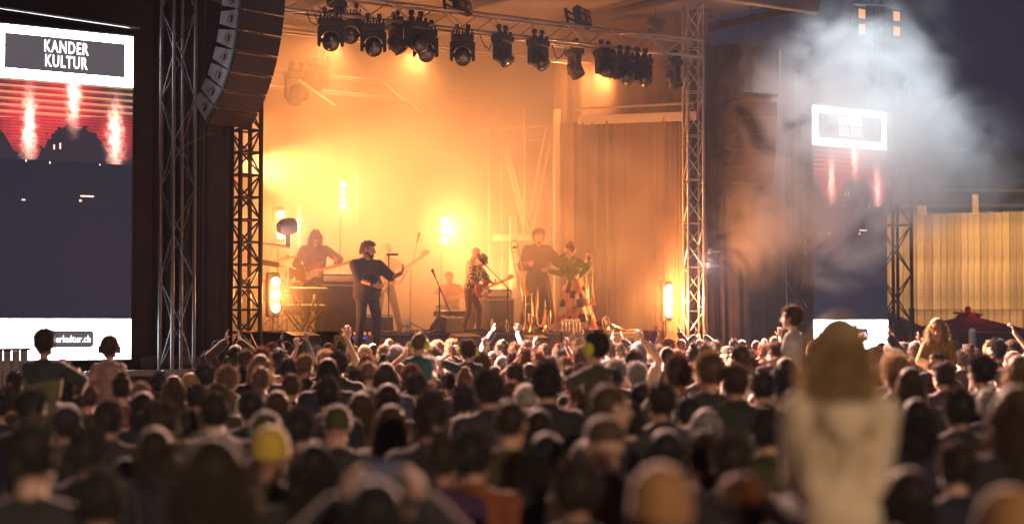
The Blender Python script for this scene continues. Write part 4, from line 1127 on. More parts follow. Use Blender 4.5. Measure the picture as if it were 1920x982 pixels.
def blades(rnd, roots, n, L, wd, up, spread, droop):
    """thin tapering locks: roots are (point, normal)"""
    vs, fs = [], []
    for _ in range(n):
        p, nn = roots[rnd.randrange(len(roots))]
        d = (nn * up + Vector((rnd.gauss(0, spread), rnd.gauss(0, spread), rnd.gauss(0, spread) - droop))).normalized()
        l = L * rnd.uniform(0.6, 1.25)
        sd = d.cross(Vector((rnd.gauss(0, 1), rnd.gauss(0, 1), rnd.gauss(0, 1)))).normalized() * wd
        b = len(vs)
        mid = p + d * l * 0.55; tip = mid + (d + Vector((0, 0, -droop * 0.5))).normalized() * l * 0.45
        vs += [p - sd, p + sd, mid - sd * 0.8, mid + sd * 0.8, tip]
        fs += [(b, b + 1, b + 3, b + 2), (b + 2, b + 3, b + 4)]
    return vs, fs
def hair_mesh(fig, style, seed=0):
    rnd = random.Random(seed); mb = MB(); H = fig.head_pt; h = fig.hs; Rh = fig.Rh
    big = {'buzz': 0.000, 'short': 0.007, 'crop': 0.010, 'curly': 0.016, 'long': 0.012, 'bob': 0.014, 'bun': 0.008, 'pony': 0.008, 'tall': 0.014, 'wild': 0.016}[style]
    mb.ell(H(0, -0.016, 0.026), ((0.077 + big) * h, (0.096 + big) * h, (0.095 + big) * h), Rh, 18, 12)
    if style in ('short', 'crop'): mb.ell(H(0, 0.02, 0.07), (0.062 * h, 0.07 * h, 0.05 * h), Rh)
    if style == 'tall': mb.ell(H(0, -0.01, 0.09), (0.072 * h, 0.085 * h, 0.085 * h), Rh)
    if style == 'bun': mb.ell(H(0, -0.05, 0.135), (0.045 * h, 0.045 * h, 0.04 * h), Rh)
    if style == 'pony': mb.capsule(H(0, -0.10, 0.05), H(0, -0.125, 0.0), 0.035 * h, 0.035 * h); mb.capsule(H(0, -0.125, 0.0), H(0, -0.10, -0.2), 0.038 * h, 0.016 * h)
    if style == 'bob':
        mb.ell(H(0, -0.035, -0.03), (0.098 * h, 0.088 * h, 0.12 * h), Rh)
    if style in ('long', 'wild'):
        mb.ell(H(0, -0.045, -0.05), (0.097 * h, 0.075 * h, 0.15 * h), Rh); mb.ell(H(0, -0.062, -0.17), (0.095 * h, 0.055 * h, 0.16 * h), Rh)
        for k in (-1, 1): mb.capsule(H(k * 0.075, 0.0, 0.03), H(k * 0.088, 0.005, -0.2), 0.03 * h, 0.022 * h)
    core = remeshed(mb, 0.012, 2, M_hair, 'hair')
    n = len(core.polygons); ce = np.empty(n * 3); core.polygons.foreach_get('center', ce); no = np.empty(n * 3); core.polygons.foreach_get('normal', no)
    vs0 = [tuple(v.co) for v in core.vertices]; Ri = Rh.transposed()
    fs0, roots = [], []
    for i, pl in enumerate(core.polygons):
        c = Vector(ce[3 * i:3 * i + 3]); q = (Ri @ (c - fig.hc)) / h; nn = Vector(no[3 * i:3 * i + 3])
        lim = 0.052 + 0.0 * q.y
        keep = q.z > lim + 0.25 * max(0, q.y - 0.03) or (q.y < 0.012 and q.z > -0.072 - 0.35 * max(0.0, -q.y - 0.02)) or (abs(q.x) > 0.06 and q.y < 0.025 and q.z > -0.005)
        if style in ('long', 'wild', 'bob', 'pony') and (q.y < 0.0 or (abs(q.x) > 0.066 and q.y < 0.035)): keep = True
        if style == 'bun' and q.z > 0.05: keep = True
        if keep:
            fs0.append(tuple(pl.vertices)); roots.append((c - nn * 0.004, nn))
    bpy.data.meshes.remove(core)
    out = MB(); out.add(vs0, fs0)
    par = {'buzz': (900, 0.014, 0.0016, 1.0, 0.4, 0.0), 'short': (2000, 0.032, 0.0020, 0.8, 0.6, 0.2), 'crop': (2200, 0.042, 0.0022, 0.8, 0.6, 0.1), 'curly': (2200, 0.05, 0.003, 0.6, 0.8, 0.1),
           'long': (2600, 0.11, 0.0028, 0.22, 0.2, 0.85), 'bob': (1900, 0.075, 0.003, 0.2, 0.16, 0.8), 'bun': (1300, 0.03, 0.0022, 0.5, 0.6, 0.0), 'pony': (1400, 0.05, 0.0025, 0.3, 0.3, 0.4), 'tall': (1800, 0.04, 0.003, 0.6, 0.5, 0.1), 'wild': (2400, 0.12, 0.003, 0.35, 0.4, 0.7)}[style]
    v2, f2 = blades(rnd, roots, par[0], par[1] * h, par[2] * h, par[3], par[4], par[5])
    out.add(v2, f2)
    return out.mesh('hair', M_hair, True)

# headwear in head space of the upright figure
def gear_on(fig, fn):
    mb = fn(); hc, Rh, h = fig.hc, fig.Rh, fig.hs
    mb.v = [tuple(hc + Rh @ (Vector(v) * h)) for v in mb.v]
    return mb
def g_cap():
    mb = MB(); mb.lathe([(0.094, 0.028), (0.096, 0.05), (0.090, 0.085), (0.068, 0.116), (0.03, 0.132), (0.0, 0.135)], 18, Matrix.Translation((0, -0.012, 0)) @ Matrix.Diagonal((0.92, 1.12, 1, 1)))
    mb.add([(-0.075, 0.075, 0.035), (0.075, 0.075, 0.035), (0.065, 0.135, 0.027), (0.03, 0.165, 0.022), (-0.03, 0.165, 0.022), (-0.065, 0.135, 0.027),
            (-0.075, 0.075, 0.043), (0.075, 0.075, 0.043), (0.065, 0.135, 0.034), (0.03, 0.165, 0.028), (-0.03, 0.165, 0.028), (-0.065, 0.135, 0.034)],
           [(0, 5, 4, 3, 2, 1), (6, 7, 8, 9, 10, 11)] + [(i, (i + 1) % 6, (i + 1) % 6 + 6, i + 6) for i in range(6)])
    mb.ell((0, -0.012, 0.136), (0.008, 0.008, 0.006), n=8, m=5)
    return mb
def g_beanie():
    mb = MB(); mb.lathe([(0.093, -0.005), (0.100, 0.0), (0.101, 0.045), (0.096, 0.05), (0.097, 0.07), (0.085, 0.108), (0.055, 0.140), (0.02, 0.152), (0.0, 0.153)], 18, Matrix.Translation((0, -0.014, 0)) @ Matrix.Diagonal((0.93, 1.1, 1, 1)))
    return mb
def g_bucket():
    mb = MB(); mb.lathe([(0.155, 0.012), (0.158, 0.018), (0.102, 0.055), (0.097, 0.06), (0.088, 0.13), (0.08, 0.138), (0.0, 0.142)], 20, Matrix.Translation((0, -0.012, 0)) @ Matrix.Diagonal((0.93, 1.08, 1, 1)))
    return mb
def g_brimhat():
    mb = MB(); mb.lathe([(0.150, 0.052), (0.152, 0.058), (0.098, 0.056), (0.097, 0.06), (0.090, 0.14), (0.083, 0.148), (0.05, 0.142), (0.0, 0.14)], 20, Matrix.Translation((0, -0.012, 0)) @ Matrix.Diagonal((0.93, 1.1, 1, 1)))
    return mb
def ear_defenders(fig, parent, col):
    h = fig.hs
    def band():
        mb = MB(); mb.sweep([(0.098 * math.cos(a), -0.005, 0.0 + 0.128 * math.sin(a)) for a in [math.pi * i / 12 for i in range(13)]], 0.009, 6); return mb
    def cup(k):
        mb = MB(); mb.lathe([(0.030, 0.0), (0.042, 0.006), (0.043, 0.022), (0.034, 0.036), (0.0, 0.040)], 14, Matrix.Translation((k * 0.078, -0.005, -0.012)) @ Matrix.Rotation(R(90 * k), 4, 'Y') @ Matrix.Diagonal((1.2, 1.0, 1, 1))); return mb
    b = obj('headband', smooth_angle(gear_on(fig, band).mesh('band', M_black_gloss), 60), parent)
    for k in (-1, 1):
        o = obj('ear_defender', smooth_angle(gear_on(fig, lambda: cup(k)).mesh('cup', M_gear), 50), parent, color=col)

# ------------------------------------------------------------------ crowd prototypes
UPZ = 1.0
POSES = {
    'stand': Fig(),
    'fold': Fig(arms={1: dict(wrist=(-0.06, 0.24, 1.14), pole=(1, -0.3, -0.4)), -1: dict(wrist=(0.06, 0.26, 1.10), pole=(-1, -0.3, -0.4))}),
    'clap': Fig(arms={1: dict(wrist=(0.085, 0.20, 1.80), pole=(1, 0.3, -0.2), fd=(-0.1, -0.05, 1), palm=(-1, 0, 0), curl=15, spread=14), -1: dict(wrist=(-0.085, 0.20, 1.80), pole=(-1, 0.3, -0.2), fd=(0.1, -0.05, 1), palm=(1, 0, 0), curl=15, spread=14)}),
    'raise': Fig(arms={1: dict(wrist=(0.24, 0.14, 1.88), pole=(1, -0.2, 0), fd=(0.05, 0.1, 1), palm=(-0.5, 0.9, 0), curl=22, spread=26)}),
    'raise_other': Fig(arms={-1: dict(wrist=(-0.24, 0.14, 1.88), pole=(-1, -0.2, 0), fd=(-0.05, 0.1, 1), palm=(0.5, 0.9, 0), curl=22, spread=26)}),
    'both': Fig(arms={1: dict(wrist=(0.22, 0.12, 1.87), pole=(1, -0.2, 0), fd=(0.1, 0.1, 1), palm=(-0.8, 0.6, 0), curl=40, spread=18), -1: dict(wrist=(-0.20, 0.14, 1.88), pole=(-1, -0.2, 0), fd=(0, 0.1, 1), palm=(0.8, 0.6, 0), curl=40, spread=18)}),
    'phone': Fig(arms={1: dict(wrist=(0.13, 0.36, 1.66), pole=(1, -0.2, -0.8), fd=(-0.25, 0.05, 1), palm=(-1, 0.2, 0), curl=70), -1: dict(wrist=(-0.13, 0.36, 1.66), pole=(-1, -0.2, -0.8), fd=(0.25, 0.05, 1), palm=(1, 0.2, 0), curl=70)}),
    'fist': Fig(arms={1: dict(wrist=(0.20, 0.16, 1.86), pole=(1, -0.2, 0), fd=(-0.2, 0.1, 1), palm=(-0.7, 0.7, 0), curl=95)}),
    'carry': Fig(arms={1: dict(wrist=(0.15, 0.20, 1.20), pole=(1, -0.3, -0.5), fd=(-0.3, 0.3, 0.8), palm=(-1, -0.2, 0), curl=60), -1: dict(wrist=(-0.15, 0.20, 1.20), pole=(-1, -0.3, -0.5), fd=(0.3, 0.3, 0.8), palm=(1, -0.2, 0), curl=60)}),
}
BODY = {k: f.body(0.0092) for k, f in POSES.items()}
TEE = {k: f.shirt(0.6) for k, f in POSES.items()}
LONG = {k: f.shirt(1.9, 0.02, collar=True) for k, f in POSES.items()}
HOOD = {k: f.shirt(1.9, 0.024, hood=True) for k, f in POSES.items() if k in ('stand', 'fold')}
TROU = POSES['stand'].trousers()
F0 = POSES['stand']
HAIR = {k: [hair_mesh(F0, k, s) for s in range(2)] for k in ('buzz', 'short', 'crop', 'curly', 'long', 'bob', 'bun', 'pony', 'tall')}
GEAR = {k: smooth_angle(gear_on(F0, f).mesh(k, M_gear), 45) for k, f in (('cap', g_cap), ('beanie', g_beanie), ('bucket_hat', g_bucket), ('brimmed_hat', g_brimhat))}
TOPZ = F0.hc.z + 0.118

SKIN = [(0.50, 0.30, 0.22), (0.56, 0.36, 0.27), (0.44, 0.26, 0.18), (0.36, 0.21, 0.14), (0.60, 0.40, 0.31)]
HC = {'dark brown': (0.035, 0.022, 0.016), 'black': (0.022, 0.019, 0.02), 'brown': (0.085, 0.05, 0.03), 'light brown': (0.19, 0.12, 0.07), 'blond': (0.42, 0.29, 0.15), 'grey': (0.30, 0.29, 0.29), 'auburn': (0.14, 0.05, 0.025), 'white': (0.55, 0.53, 0.5)}
TC = {'black': (0.026, 0.025, 0.03), 'navy': (0.024, 0.027, 0.05), 'charcoal': (0.04, 0.04, 0.044), 'olive': (0.06, 0.06, 0.025), 'maroon': (0.09, 0.018, 0.022), 'brown': (0.07, 0.045, 0.03), 'grey': (0.18, 0.18, 0.19), 'denim blue': (0.05, 0.065, 0.10),
      'dark green': (0.03, 0.042, 0.03), 'white': (0.65, 0.63, 0.6), 'cream': (0.5, 0.43, 0.32), 'rust': (0.22, 0.07, 0.03), 'teal': (0.04, 0.09, 0.10), 'yellow': (0.55, 0.40, 0.06), 'purple': (0.06, 0.03, 0.08), 'pink': (0.45, 0.16, 0.17), 'beige': (0.35, 0.28, 0.2), 'tan': (0.34, 0.18, 0.075)}
HW = {'buzz': 0.165, 'short': 0.18, 'crop': 0.19, 'curly': 0.215, 'long': 0.20, 'bob': 0.205, 'bun': 0.18, 'pony': 0.18, 'tall': 0.20, 'bald': 0.16}

PEOPLE = []
crng = random.Random(21)
def person(px, ytop, wpx, hair='short', hcol='dark brown', top='tee', tcol='black', pose='stand', gear=None, gcol=None, yaw=None, note=None, carry=None, d=None):
    PEOPLE.append(dict(px=px, ytop=ytop, w=wpx, hair=hair, hcol=hcol, top=top, tcol=tcol, pose=pose, gear=gear, gcol=gcol, yaw=yaw, note=note, d=d))
def build_person(q):
    Wd = 0.2 if q['gear'] else HW[q['hair']] + 0.012
    dd = q['d'] or F * Wd / q['w']
    zmax = front_depth(q['px']) - 2.4 if q['px'] < 1480 else 31.5
    dd = min(dd, zmax)
    loc = P(q['px'], q['ytop'], dd)
    extra = {'bun': 0.05, 'tall': 0.05, 'curly': 0.02}.get(q['hair'], 0.0) + ({'cap': 0.02, 'beanie': 0.035, 'bucket_hat': 0.03, 'brimmed_hat': 0.03}.get(q['gear'], 0))
    sc = loc.z / (TOPZ + extra)
    if not q['d'] and not 0.86 <= sc <= 1.10:      # move along the sight line until the height is a person's
        tgt = min(max(sc, 0.86), 1.10) * (TOPZ + extra)
        k = (tgt - CAMZ) / (loc.z - CAMZ) if abs(loc.z - CAMZ) > 1e-4 else 1
        d2 = min(max(dd * k, 3.6), zmax)
        loc = P(q['px'], q['ytop'], d2); sc = min(max(loc.z / (TOPZ + extra), 0.80), 1.14)
    yaw = q['yaw'] if q['yaw'] is not None else crng.uniform(-24, 24)
    t = bpy.data.objects.new('person', None); COL.objects.link(t); t.empty_display_size = 0.1
    ry = R(yaw)
    off = Matrix.Rotation(ry, 3, 'Z') @ Vector((F0.hc.x, F0.hc.y, 0)) * sc
    t.location = (loc.x - off.x, loc.y - off.y, 0); t.rotation_euler = (0, 0, ry); t.scale = (sc,) * 3
    ps = q['pose']
    sk = crng.choice(SKIN)
    obj('body', BODY[ps], t, color=sk)
    me = HOOD.get(ps, LONG[ps]) if q['top'] == 'hoodie' else LONG[ps] if q['top'] in ('jacket', 'sweater') else TEE[ps]
    obj('top', me, t, color=TC[q['tcol']])
    o = obj('trousers', TROU, t, color=crng.choice([(0.02, 0.022, 0.035), (0.03, 0.03, 0.032), (0.05, 0.06, 0.09), (0.08, 0.07, 0.05)]))
    if q['hair'] != 'bald':
        hm = HAIR[q['hair']] if not (q['gear'] and q['hair'] in ('tall', 'curly', 'crop', 'bun')) else HAIR['buzz']
        obj('hair', crng.choice(hm), t, color=HC[q['hcol']])
    if q['gear']:
        obj(q['gear'], GEAR[q['gear']], t, color=TC[q['gcol']])
    q['obj'] = t; q['dist'] = loc.y
    return t
# ------------------------------------------------------------------ the band
def place_fig(fig, px, ytop, v, floor, yaw, topz=None, Y=None):
    w_ = PU(px, ytop, v) if Y is None else P(px, ytop, Y)
    tz = (fig.hc.z + 0.115 * fig.hs) if topz is None else topz
    sc = (w_.z - floor) / tz
    ry = R(yaw); off = Matrix.Rotation(ry, 3, 'Z') @ Vector((fig.hc.x, fig.hc.y, 0)) * sc
    loc = Vector((w_.x - off.x, w_.y - off.y, floor))
    return loc, ry, sc
def perf(label, fig, px, ytop, v, floor, yaw, skin, hair=None, hcol=None, top=None, tcol=(0.02, 0.02, 0.02), trcol=(0.025, 0.025, 0.028), sleeve=0.6, g=0.018, hood=False, m=None, topz=None, trm=None, seed=3, trousers=True, collar=False, coat=False):
    loc, ry, sc = place_fig(fig, px, ytop, v, floor, yaw, topz)
    t = bpy.data.objects.new('person', None); COL.objects.link(t); t.empty_display_size = 0.1
    t.location = loc; t.rotation_euler = (0, 0, ry); t.scale = (sc,) * 3
    tag(t, label, 'person', 'band members on the stage')
    obj('body', fig.body(0.008), t, color=skin)
    obj('shirt', fig.shirt(sleeve, g, hood=hood, m=m, collar=collar), t, color=tcol)
    if trousers: obj('trousers', fig.trousers(m=trm), t, color=trcol)
    if coat:
        d = MB(); d.grid(lambda a, b: ((0.20 + 0.13 * b) * (1 + 0.05 * math.sin(a * 44)) * math.cos(a * 6.283), (0.15 + 0.13 * b) * (1 + 0.05 * math.sin(a * 44)) * math.sin(a * 6.283), 0.98 - 0.86 * b), 60, 10); obj('coat_skirt', smooth_angle(d.mesh('coat', M_shirt), 70), t, color=tcol)
    if hair: obj('hair', hair_mesh(fig, hair, seed), t, color=HC[hcol])
    t['sc'] = sc
    return t, Matrix.Translation(loc) @ Matrix.Rotation(ry, 4, 'Z') @ Matrix.Diagonal((sc, sc, sc, 1))

def pattern_mat(name, scale, c1, c2, lo, hi, kind='noise'):
    m, nt, b = nodes(name)
    tc = nt.nodes.new('ShaderNodeTexCoord')
    n = nt.nodes.new('ShaderNodeTexNoise' if kind == 'noise' else 'ShaderNodeTexVoronoi'); n.inputs['Scale'].default_value = scale
    nt.links.new(tc.outputs['Object'], n.inputs['Vector'])
    cr = nt.nodes.new('ShaderNodeValToRGB'); cr.color_ramp.elements[0].position = lo; cr.color_ramp.elements[1].position = hi
    cr.color_ramp.elements[0].color = (*c1, 1); cr.color_ramp.elements[1].color = (*c2, 1)
    nt.links.new(n.outputs['Fac' if kind == 'noise' else 'Distance'], cr.inputs[0]); nt.links.new(cr.outputs[0], b.inputs['Base Color'])
    b.inputs['Roughness'].default_value = 0.85
    return m
M_print = pattern_mat('printed_shirt', 20, (0.02, 0.018, 0.016), (0.42, 0.36, 0.27), 0.47, 0.53)
M_leopard = pattern_mat('leopard_fleece', 24, (0.02, 0.015, 0.01), (0.34, 0.20, 0.06), 0.22, 0.36, 'voronoi')
def patch_mat():
    m, nt, b = nodes('patchwork_cloth')
    tc = nt.nodes.new('ShaderNodeTexCoord'); mp = nt.nodes.new('ShaderNodeMapping'); mp.inputs['Scale'].default_value = (6.5, 6.5, 6.5); nt.links.new(tc.outputs['UV'], mp.inputs[0])
    v = nt.nodes.new('ShaderNodeTexVoronoi'); v.distance = 'CHEBYCHEV'; v.inputs['Scale'].default_value = 1.0; v.inputs['Randomness'].default_value = 0.6
    nt.links.new(mp.outputs[0], v.inputs['Vector'])
    sp = nt.nodes.new('ShaderNodeSeparateColor'); nt.links.new(v.outputs['Color'], sp.inputs[0])
    cr = nt.nodes.new('ShaderNodeValToRGB'); cr.color_ramp.interpolation = 'CONSTANT'
    cr.color_ramp.elements[0].color = (0.018, 0.015, 0.015, 1); cr.color_ramp.elements[1].position = 0.30; cr.color_ramp.elements[1].color = (0.55, 0.17, 0.11, 1)
    for p_, c in ((0.50, (0.42, 0.26, 0.14, 1)), (0.68, (0.60, 0.30, 0.20, 1)), (0.86, (0.62, 0.50, 0.36, 1))):
        e = cr.color_ramp.elements.new(p_); e.color = c
    nt.links.new(sp.outputs[0], cr.inputs[0]); nt.links.new(cr.outputs[0], b.inputs['Base Color']); b.inputs['Roughness'].default_value = 0.85
    return m

# singer
f_ = Fig(lean=-2, head=(48, 8, 0), wide=1.12, belly=0.075, hs=1.08,
         arms={1: dict(wrist=(0.03, 0.33, 1.07), pole=(1, -0.5, -0.6), fd=(-0.9, 0.35, -0.1), palm=(-0.3, -0.8, 0.2), curl=35),
               -1: dict(wrist=(-0.44, 0.34, 1.27), pole=(-0.5, -0.5, -1), fd=(-0.2, 0.35, 0.8), palm=(0.8, -0.3, 0.2), curl=65)},
         legs={1: dict(ankle=(0.15, -0.05, 0.085)), -1: dict(ankle=(-0.13, 0.06, 0.085))})
t, Ms = perf('bearded singer in loose black shirt, one hand raised beside a microphone', f_, 691, 453, 0.15, DECK, -150, (0.55, 0.33, 0.24), 'short', 'light brown', tcol=(0.030, 0.021, 0.016), sleeve=0.9, g=0.032)
b = MB(); H = f_.head_pt
b.ell(H(0, 0.055, -0.095), (0.048, 0.045, 0.045), f_.Rh); b.capsule(H(-0.062, 0.01, -0.06), H(0, 0.06, -0.10), 0.02, 0.03, 8); b.capsule(H(0.062, 0.01, -0.06), H(0, 0.06, -0.10), 0.02, 0.03, 8)
b.capsule(H(-0.025, 0.092, -0.045), H(0.025, 0.092, -0.045), 0.009, 0.009, 6)
obj('beard', remeshed(b, 0.008, 3, M_hair, 'beard'), t, color=HC['dark brown'])
b = MB(); b.capsule(H(0, -0.10, 0.02), H(0, -0.115, -0.06), 0.04, 0.03); obj('hair_tail', remeshed(b, 0.01, 3, M_hair, 'tail'), t, color=HC['light brown'])
b = MB(); el, wr = f_.arm[1][0], f_.arm[1][1]
for q in (0.82, 0.9): c = el.lerp(wr, q); d_ = (wr - el).normalized(); b.tube(c - d_ * 0.012, c + d_ * 0.012, 0.036, 0.036, 14)
obj('wristband', smooth_angle(b.mesh('wristband', M_black), 50), t)
# printed-shirt guitarist with hat
f_ = Fig(lean=20, head=(-8, 24, 0), arms={1: dict(wrist=(0.10, 0.34, 0.98), pole=(1, -0.6, 0.1), fd=(-0.75, 0.1, -0.55), palm=(-0.2, -0.9, 0), curl=35), -1: dict(wrist=(-0.24, 0.46, 1.06), pole=(-1, -0.2, -0.5), fd=(0.1, 0.5, 0.5), palm=(0.4, -0.6, 0.4), curl=75)},
         legs={1: dict(ankle=(0.12, -0.10, 0.085)), -1: dict(ankle=(-0.16, 0.12, 0.085))})
t, Mg = perf('hatted guitarist in dark printed shirt bending over a red electric guitar', f_, 903, 476, 1.05, RISER, -118, (0.54, 0.32, 0.23), 'buzz', 'brown', m=M_print, sleeve=0.75, trcol=(0.10, 0.06, 0.035), g=0.024, topz=f_.hc.z + 0.16)
obj('brimmed_hat', smooth_angle(gear_on(f_, g_brimhat).mesh('hat', M_gear), 45), t, color=(0.10, 0.06, 0.04))
# bald man in a pale shirt behind the guitarist
f_ = Fig(lean=6, head=(0, 18, 0), arms={1: dict(wrist=(0.18, 0.30, 1.05), pole=(1, -0.6, 0)), -1: dict(wrist=(-0.16, 0.32, 1.05), pole=(-1, -0.6, 0))})
t, M_ = perf('bald musician in pale shirt standing close behind the hatted guitarist', f_, 893, 464, 1.75, RISER, -105, (0.6, 0.38, 0.28), None, None, tcol=(0.50, 0.42, 0.30), sleeve=0.8, trcol=(0.2, 0.15, 0.1))
# white-haired man behind the microphone
f_ = Fig(lean=8, head=(0, 10, 0), arms={1: dict(wrist=(0.14, 0.30, 1.02), pole=(1, -0.6, 0)), -1: dict(wrist=(-0.30, 0.28, 1.05), pole=(-1, -0.4, 0))}, legs={-1: dict(ankle=(-0.28, 0.16, 0.085)), 1: dict(ankle=(0.14, -0.05, 0.085))})
t, Mw = perf('pale haired bass player in light shirt half hidden behind the singer', f_, 724, 459, 3.0, RISER, -165, (0.58, 0.37, 0.28), 'crop', 'white', tcol=(0.42, 0.36, 0.28), sleeve=0.7, trcol=(0.12, 0.09, 0.07))
# long-haired guitarist
f_ = Fig(lean=8, head=(18, 22, 0), arms={1: dict(wrist=(0.16, 0.30, 1.02), pole=(1, -0.6, 0), fd=(-0.7, 0.1, -0.4), curl=40), -1: dict(wrist=(-0.36, 0.30, 1.16), pole=(-1, -0.2, -0.6), fd=(0, 0.5, 0.5), curl=75)})
t, Ml = perf('guitarist with long blond hair hanging forward, veiled in smoke behind keyboards', f_, 592, 431, 2.4, RISER, 188, (0.56, 0.36, 0.28), 'long', 'blond', tcol=(0.20, 0.14, 0.10), sleeve=1.9, seed=5)
# seated player
seat_legs = {1: dict(ankle=(0.16, 0.42, 0.085), pole=(0.1, 0.4, 1)), -1: dict(ankle=(-0.16, 0.42, 0.085), pole=(-0.1, 0.4, 1))}
f_ = Fig(pelvis=(0, 0, 0.52), lean=14, head=(0, 12, 0), arms={1: dict(wrist=(0.18, 0.42, 0.72), pole=(1, -0.6, 0)), -1: dict(wrist=(-0.18, 0.42, 0.72), pole=(-1, -0.6, 0))}, legs=seat_legs)
t, M_ = perf('seated player in red shirt behind the small keyboard bench', f_, 842, 511, 3.5, RISER, 165, (0.56, 0.34, 0.26), 'short', 'brown', tcol=(0.22, 0.035, 0.03), sleeve=0.6)
d = MB(); d.lathe([(0.17, 0.36), (0.18, 0.38), (0.17, 0.42), (0.0, 0.43)], 16)
for k in range(3): a = k * 2.1; d.tube((0, 0, 0.36), (0.2 * math.cos(a), 0.2 * math.sin(a), 0.0), 0.014)
o = obj('drum_stool', smooth_angle(d.mesh('stool', M_black), 50)); o.location = M_ @ Vector((0, -0.02, 0)); o.scale = (0.9,) * 3; tag(o, 'round black stool under the seated player in red', 'stool')
# tall man in black
f_ = Fig(lean=4, head=(-10, 6, 0), arms={1: dict(wrist=(0.26, 0.30, 1.10), pole=(0.4, -0.4, -1), fd=(0.1, 0.6, 0.4), palm=(-0.6, -0.5, 0.3), curl=75),
                                         -1: dict(wrist=(-0.52, 0.22, 1.36), pole=(-0.1, -0.2, -1), fd=(-0.9, 0.1, 0.15), palm=(0, -0.6, 0.6), curl=55)})
t, Mt = perf('tall man in black with tousled hair reaching an arm to the woman in green', f_, 1010, 432, 2.1, RISER, -158, (0.55, 0.33, 0.24), 'curly', 'brown', tcol=(0.02, 0.018, 0.018), sleeve=1.9, g=0.045, coat=True)
b = MB(); H = f_.head_pt
b.ell(H(0, 0.055, -0.085), (0.045, 0.042, 0.042), f_.Rh); obj('beard', remeshed(b, 0.008, 3, M_hair, 'beard'), t, color=HC['light brown'])
# woman in green jacket and patchwork skirt
f_ = Fig(lean=16, roll=-8, head=(0, -4, 0), wide=0.94, arms={1: dict(wrist=(0.42, 0.30, 1.20), pole=(0.3, -0.3, -1), fd=(0.5, 0.8, 0.1), curl=30), -1: dict(wrist=(-0.40, 0.22, 1.06), pole=(-1, -0.7, 0.2), fd=(-0.4, 0.7, -0.1), palm=(0.5, 0.2, 0.3), curl=70)})
t, Mf = perf('woman in green jacket and long patchwork skirt leaning to the tall man', f_, 1067, 455, 1.25, RISER, 128, (0.58, 0.36, 0.27), 'bun', 'auburn', tcol=(0.075, 0.13, 0.03), sleeve=1.9, g=0.022, topz=f_.hc.z + 0.14)
d = MB(); d.ell(f_.T(0, 0.055, 1.25), (0.085, 0.085, 0.14), f_.Rt); obj('black_top', remeshed(d, 0.012, 2, M_cloth_black, 'top'), t)
sk = MB(); NU, NV = 72, 26
def skf(a, b):
    z = 1.04 - 1.0 * b; r = 0.155 + 0.29 * b ** 0.8; wv = 1 + (0.05 + 0.09 * b) * math.sin(a * 6.283 * 9 + 1.5 * math.sin(3 * b)) + 0.04 * b * math.sin(a * 6.283 * 4 + 2)
    return (r * wv * math.cos(a * 6.283), r * wv * 0.9 * math.sin(a * 6.283) - 0.03 * b, z)
sk.grid(skf, NU, NV); me = smooth_angle(sk.mesh('skirt', patch_mat()), 70)
uvl = me.uv_layers.new(name='UVMap')
for lp in me.loops:
    i, j = lp.vertex_index % (NU + 1), lp.vertex_index // (NU + 1)
    uvl.data[lp.index].uv = (i / NU * 2.2, j / NV * 1.05)
obj('skirt', me, t)
d = MB(); d.lathe([(0.158, 1.02), (0.163, 1.03), (0.163, 1.07), (0.155, 1.08)], 24); obj('waistband', smooth_angle(d.mesh('waistband', M_white_board), 50), t)

